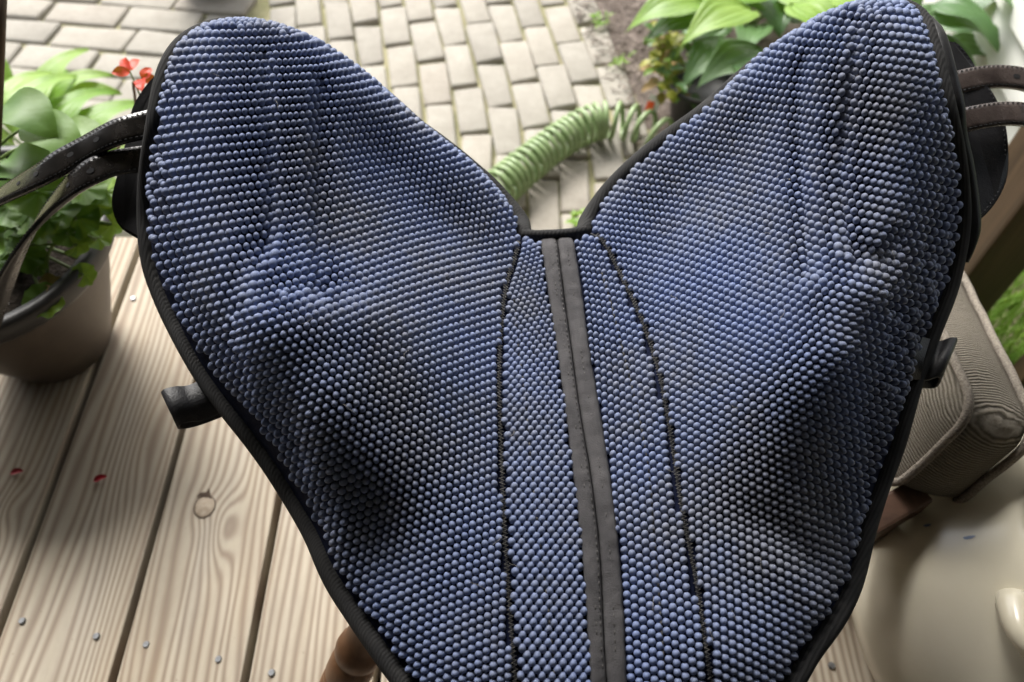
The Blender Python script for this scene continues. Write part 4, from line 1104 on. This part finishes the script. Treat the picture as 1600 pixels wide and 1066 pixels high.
# yellow green trailing plant in a black nursery pot with a tag
yp = empty('coleus', G(1055, 140, .10)); tag(yp, 'yellow green small leaved trailing plant in front of the big hosta', 'plant')
for k in range(110):
    t = rng.random(); c = G(1030 + rng.uniform(-14, 42) + 10 * t, 42 + 112 * t + rng.uniform(-8, 8), .17 - .08 * t + rng.uniform(-.03, .03))
    leaf(yp, c, (rng.uniform(-1, .5), rng.uniform(-1, .2), rng.uniform(-.5, .4)), (0, 0, 1), rng.uniform(.022, .045), rng.uniform(.016, .028), .3, mat=rng.choice(['yellow_leaf', 'yellow_leaf', 'hosta_light', 'hosta', 'dry_leaf']), kind='oval')
for k in range(6): under(tube('stem', spline([G(1062, 160, .02), G(1050 + rng.uniform(-15, 15), 110, .1), G(1035 + rng.uniform(-15, 25), 60, .15)], 5), .002, M['stem'], None, 5), yp)
np_ = empty('nursery_pot', G(1082, 195, 0)); tag(np_, 'black plastic nursery pot beneath the yellow green plant', 'pot')
V, F = lathe_data([(.001, .002), (.052, .002), (.068, .11), (.073, .112), (.073, .124), (.069, .124), (.066, .112), (.062, .10), (.001, .10)], 36, G(1082, 195, 0)); under(mesh_obj('pot_body', V, F, M['black_pot']), np_)
tg = empty('plant_tag', G(1017, 170, .03)); tag(tg, 'small white plant tag with orange patch by the nursery pot', 'tag')
tp = [G(1008, 172, .03), G(1026, 176, .03), G(1034, 152, .06), G(1016, 147, .06)]
o = mesh_obj('tag_card', tp, [(0, 1, 2, 3)], M['white'], None, False); md = o.modifiers.new('t', 'SOLIDIFY'); md.thickness = .001; under(o, tg)
ce = (tp[0] + tp[1] + tp[2] + tp[3]) / 4; n_ = (tp[1] - tp[0]).cross(tp[3] - tp[0]).normalized(); n_ = n_ if n_.z > 0 else -n_
o = mesh_obj('orange_patch', [ce + (p - ce) * .62 + (tp[0] - ce) * .42 + n_ * .0016 for p in tp], [(0, 1, 2, 3)], M['orange'], None, False); under(o, tg)
im = empty('impatiens', G(1045, 5, .08)); tag(im, 'small magenta flowering plant beside the hosta at the top edge', 'plant')
for px, py in ((1040, 21), (1058, 4), (1075, -8)):
    for k in range(5):
        a = R(72 * k + px); leaf(im, G(px, py, .12), (math.cos(a), math.sin(a), .2), (0, 0, 1), .016, .015, .1, mat='magenta', name='petal', kind='oval')
for k in range(26): leaf(im, G(rng.uniform(1015, 1085), rng.uniform(-14, 24), rng.uniform(.05, .10)), (rng.uniform(-1, 1), rng.uniform(-1, .3), .2), (0, 0, 1), .03, .018, .3, mat='hosta', kind='oval')
# weeds in the path edge
for lab, pts in (('tiny green weed at the path edge near the top', (940, 36)), ('small green weed in the mulch above the coiled hose', (970, 98)), ('little green weed in the paver joint by the notch', (905, 348))):
    b = G(*pts, 0.0); wd = empty('weed', b); tag(wd, lab, 'weed', 'weeds along the path edge')
    for k in range(14):
        a = rng.uniform(0, 6.28); leaf(wd, b + Vector((rng.uniform(-.02, .02), rng.uniform(-.02, .02), .004)), (math.cos(a), math.sin(a), .5), (0, 0, 1), rng.uniform(.015, .032), .009, .3, mat='hosta_light', kind='oval')

# lime hosta left, behind the planter
hl = Vector((-1.02, 1.28, 0.0))
root = hosta('lime_hosta', 'lime green pointed leaved hosta beside the path behind the planter', hl, 14, .20, .085, ['hosta_light'], 1.1, .15)
for px, py, H_, dx, dy, L_, W_ in ((100, 235, .17, .75, .8, .20, .08), (60, 230, .18, .5, 1, .20, .09), (20, 210, .20, .3, .9, .19, .09), (110, 265, .15, 1, .25, .15, .07), (40, 250, .17, .9, .2, .17, .08), (10, 190, .19, .2, 1, .16, .1), (80, 290, .14, .9, -.1, .16, .08), (0, 290, .2, .8, -.3, .15, .08)):
    leaf(root, G(px, py, H_), (dx, dy, .25), (0, 0, 1), L_, W_, .45, mat='hosta_light', kind='blade')
# planter with geranium
PH, PR = 0.235, 0.150
pc = Vector((-0.655, 0.640, DECK))
pot = empty('planter', pc); tag(pot, 'round tan plastic planter with dark rim on the left of the deck', 'planter')
V, F = lathe_data([(.001, .0), (.064, .0), (.071, .005), (.097, .07), (.124, .14), (.145, PH - .028)], 64, pc); under(mesh_obj('pot_body', V, F, M['pot']), pot)
V, F = lathe_data([(.144, PH - .032), (.155, PH - .033), (.160, PH - .026), (.161, PH - .006), (.157, PH), (.146, PH - .001), (.140, PH - .012), (.138, PH - .05), (.13, PH - .06)], 64, pc); under(mesh_obj('pot_rim', V, F, M['pot_rim']), pot)
V, F = [pc + Vector((0, 0, PH - .035))], []
for i in range(1, 9):
    for k in range(40):
        a = 2 * math.pi * k / 40; r_ = .1385 * i / 8; x, y = pc.x + r_ * math.cos(a), pc.y + r_ * math.sin(a)
        V.append(Vector((x, y, pc.z + PH - .036 + .008 * mnoise.noise((x * 40, y * 40, 0)) + .004 * mnoise.noise((x * 120, y * 120, 2)))))
for k in range(40): F.append((0, 1 + k, 1 + (k + 1) % 40))
for i in range(7):
    for k in range(40): F.append((1 + i * 40 + k, 1 + (i + 1) * 40 + k, 1 + (i + 1) * 40 + (k + 1) % 40, 1 + i * 40 + (k + 1) % 40))
o = mesh_obj('soil', V, F, M['soil']); under(o, pot)
ps = []
for k in range(26):
    a = rng.uniform(3.6, 6.4); r_ = rng.uniform(.03, .125); c = pc + Vector((r_ * math.cos(a), r_ * math.sin(a), PH - .031)); s = rng.uniform(.0008, .0022)
    ps.append(([c + Vector(v) * s for v in ((1, 0, 0), (0, 1, 0), (-1, 0, 0), (0, -1, 0), (0, 0, 1), (0, 0, -1))], [(0, 1, 4), (1, 2, 4), (2, 3, 4), (3, 0, 4), (1, 0, 5), (2, 1, 5), (3, 2, 5), (0, 3, 5)]))
V, F = join_data(ps); o = mesh_obj('perlite', V, F, M['perlite']); under(o, pot); o['kind'] = 'stuff'
ger = empty('geranium', pc + Vector((0, 0, PH - .04))); tag(ger, 'potted geranium with scalloped leaves and red flowers in the tan planter', 'plant')
gb = pc + Vector((0.0, .02, PH - .04))
spots = [(103, 470, .505, .030), (70, 398, .53, .036), (48, 375, .54, .04), (155, 383, .54, .022), (165, 430, .51, .02), (95, 418, .52, .016), (30, 345, .55, .038), (120, 340, .56, .035), (150, 320, .56, .03), (90, 330, .57, .04), (175, 350, .55, .026), (60, 300, .60, .045), (130, 295, .58, .035), (165, 300, .57, .03), (15, 320, .58, .045), (100, 360, .55, .03), (25, 410, .54, .03), (140, 365, .55, .025), (5, 380, .56, .04), (110, 300, .60, .035), (75, 345, .57, .03), (45, 335, .58, .035), (188, 372, .53, .022)]
for px, py, H_, r_ in spots:
    if py > 355: px -= 34
    c = G(px, py, H_); round_leaf(ger, c, (rng.uniform(-.3, .3), rng.uniform(-.5, .1), 1), r_ * .72, 'geranium', rng.uniform(0, 6.28))
    b0 = gb + Vector((rng.uniform(-.05, .06), rng.uniform(-.05, .05), 0)); under(tube('stem', spline([b0, b0.lerp(c, .55) + Vector((0, 0, .02)), c], 5), .0019, M['stem'], None, 6), ger)
# taller pointed leaves at the left edge
for px, py, H_, dx, dy, L_, W_ in ((5, 165, .66, .9, -.5, .075, .06), (45, 195, .64, .8, -.5, .085, .055), (90, 205, .62, 1, -.35, .075, .045), (45, 225, .60, .7, -.6, .06, .045), (10, 250, .62, .8, -.4, .07, .06), (60, 240, .58, .9, -.3, .07, .05)):
    c = G(px, py, H_); leaf(ger, c, (dx, dy, .1), (0, 0, 1), L_, W_, .4, mat='geranium', kind='oval')
    under(tube('stem', spline([gb + Vector((-.05, 0, 0)), gb.lerp(c, .6) + Vector((-.01, 0, .03)), c], 5), .0018, M['stem'], None, 6), ger)
for a, b in (((20, 385, .50), (125, 405, .50)), ((20, 330, .55), (150, 375, .54)), ((75, 440, .49), (10, 385, .53)), ((75, 445, .49), (90, 375, .54))):
    p, q_ = G(*a), G(*b); under(tube('stem', spline([p, p.lerp(q_, .5) + Vector((0, 0, .012)), q_], 6), .0020, M['stem'], None, 6), ger)
for px, py in ((86, 450), (94, 456), (100, 450), (90, 440)):
    leaf(ger, G(px, py, .50), (rng.uniform(-1, 1), rng.uniform(-1, .2), .3), (0, 0, 1), .022, .014, .6, mat='dry_leaf', kind='oval', curl=.7)
# red flower head
fs = G(205, 200, .60); ft = G(208, 128, .66)
under(tube('flower_stem', spline([gb + Vector((.10, .08, .02)), fs, ft], 6), .0016, M['red_stem'], None, 6), ger)
for px, py, H_, aa in ((203, 112, .665, 0), (222, 124, .66, 1)):
    c = G(px, py, H_)
    for dpx, dpy in ([(-8, -14), (10, -13), (-20, 2)] if aa == 0 else [(10, -12), (2, 14), (-4, 12), (16, 0)]):
        tp_ = G(px + dpx * 1.15, py + dpy * 1.15, H_ + .004 * random.uniform(-1, 1)); dv = tp_ - c
        leaf(ger, c, dv, (0, -.6, .8), dv.length * 1.25, .0125, .15, mat='petal', name='petal', kind='oval', curl=.2)
    under(tube('flower_stem', [ft + Vector((0, 0, -.03)), c], .001, M['stem'], None, 5), ger)
# fallen petals on the deck
for px, py, a, lab in ((157, 752, .3, 'bright crimson fallen petal on the second plank from the left'), (27, 740, .1, 'dark crimson fallen petal on the leftmost plank below the planter')):
    c = G(px, py, DECK + .0012); V, F = leaf_data(c - Vector((.009, 0, 0)), (1, a, -.06), (0, 0, 1), .018, .009, -.1, 'oval', .6)
    o = mesh_obj('fallen_petal', V, F, M['dry_petal']); tag(o, lab, 'petal')
# leaning stake at the left edge
sk = tube('plant_stake', [G(2, -20, .80), G(-2, 100, .74), G(-6, 215, .66), G(-26, 420, .48)], .0052, M['post'], None, 10); tag(sk, 'thin dark brown wooden stake at the left edge behind the leaves', 'stake')

# ------------------------------------------------------------------ coiled hose
cl = spline([G(740, 335, .042), G(775, 300, .042), G(830, 253, .042), (G(885, 213, .042)), G(935, 190, .042), G(985, 192, .042), G(1035, 212, .040), G(1085, 240, .038)], 40)
clr = resample(cl, .0007); pts = []; ph = 0.0; prevx = None
Ltot = len(clr)
for i, p in enumerate(clr):
    t = (clr[min(i + 3, Ltot - 1)] - clr[max(i - 3, 0)]).normalized(); s = Vector((t.y, -t.x, 0)).normalized(); up = Vector((0, 0, 1))
    px = proj(p)[0]; pit = .0178 if px < 930 else .0178 + min(1, (px - 930) / 60) * .018
    ph += .0007 / pit * 2 * math.pi; rad = .037 + .0015 * math.sin(i * .013)
    pts.append(p + s * math.cos(ph) * rad + up * math.sin(ph) * rad + t * .003 * math.sin(i * .05))
hose = tube('coiled_hose', pts[::2], .0058, M['hose'], None, 8); tag(hose, 'green coiled garden hose lying across the pavers', 'hose')

# black bucket at the top edge
bc = G(335, -28, 0.0); bk = empty('bucket', bc); tag(bk, 'black bucket with bail handle at the top edge on the pavers', 'bucket')
V, F = lathe_data([(.001, 0), (.070, 0), (.085, .008), (.10, .16), (.105, .165), (.105, .175), (.098, .175), (.094, .16), (.08, .01), (.001, .01)], 40, bc); under(mesh_obj('bucket_body', V, F, M['black_pot']), bk)
under(tube('handle', [bc + Vector((-.105 * math.cos(a) , -.105 * math.sin(a) * .9 - .012, .165 - .135 * math.sin(a))) for a in [math.pi * k / 16 for k in range(17)]], .004, M['black_pot'], None, 8), bk)

# grass beyond the railing
ps = []
for k in range(2600):
    x = rng.uniform(.76, 1.30); y = rng.uniform(.62, 1.15); a = rng.uniform(0, 6.28); h = rng.uniform(.05, .16); b = Vector((x, y, -.03)); s = Vector((math.cos(a), math.sin(a), 0)) * rng.uniform(.0015, .003); ln = Vector((math.cos(a + 1.6), math.sin(a + 1.6), 0)) * h * rng.uniform(.1, .7)
    ps.append(([b - s, b + s, b + s * .7 + ln * .4 + Vector((0, 0, h * .6)), b - s * .7 + ln * .4 + Vector((0, 0, h * .6)), b + ln + Vector((0, 0, h))], [(0, 1, 2, 3), (3, 2, 4)]))
V, F = join_data(ps); tag(mesh_obj('lawn_grass', V, F, M['grass']), 'bright green grass beyond the porch railing', 'grass', kind='stuff')
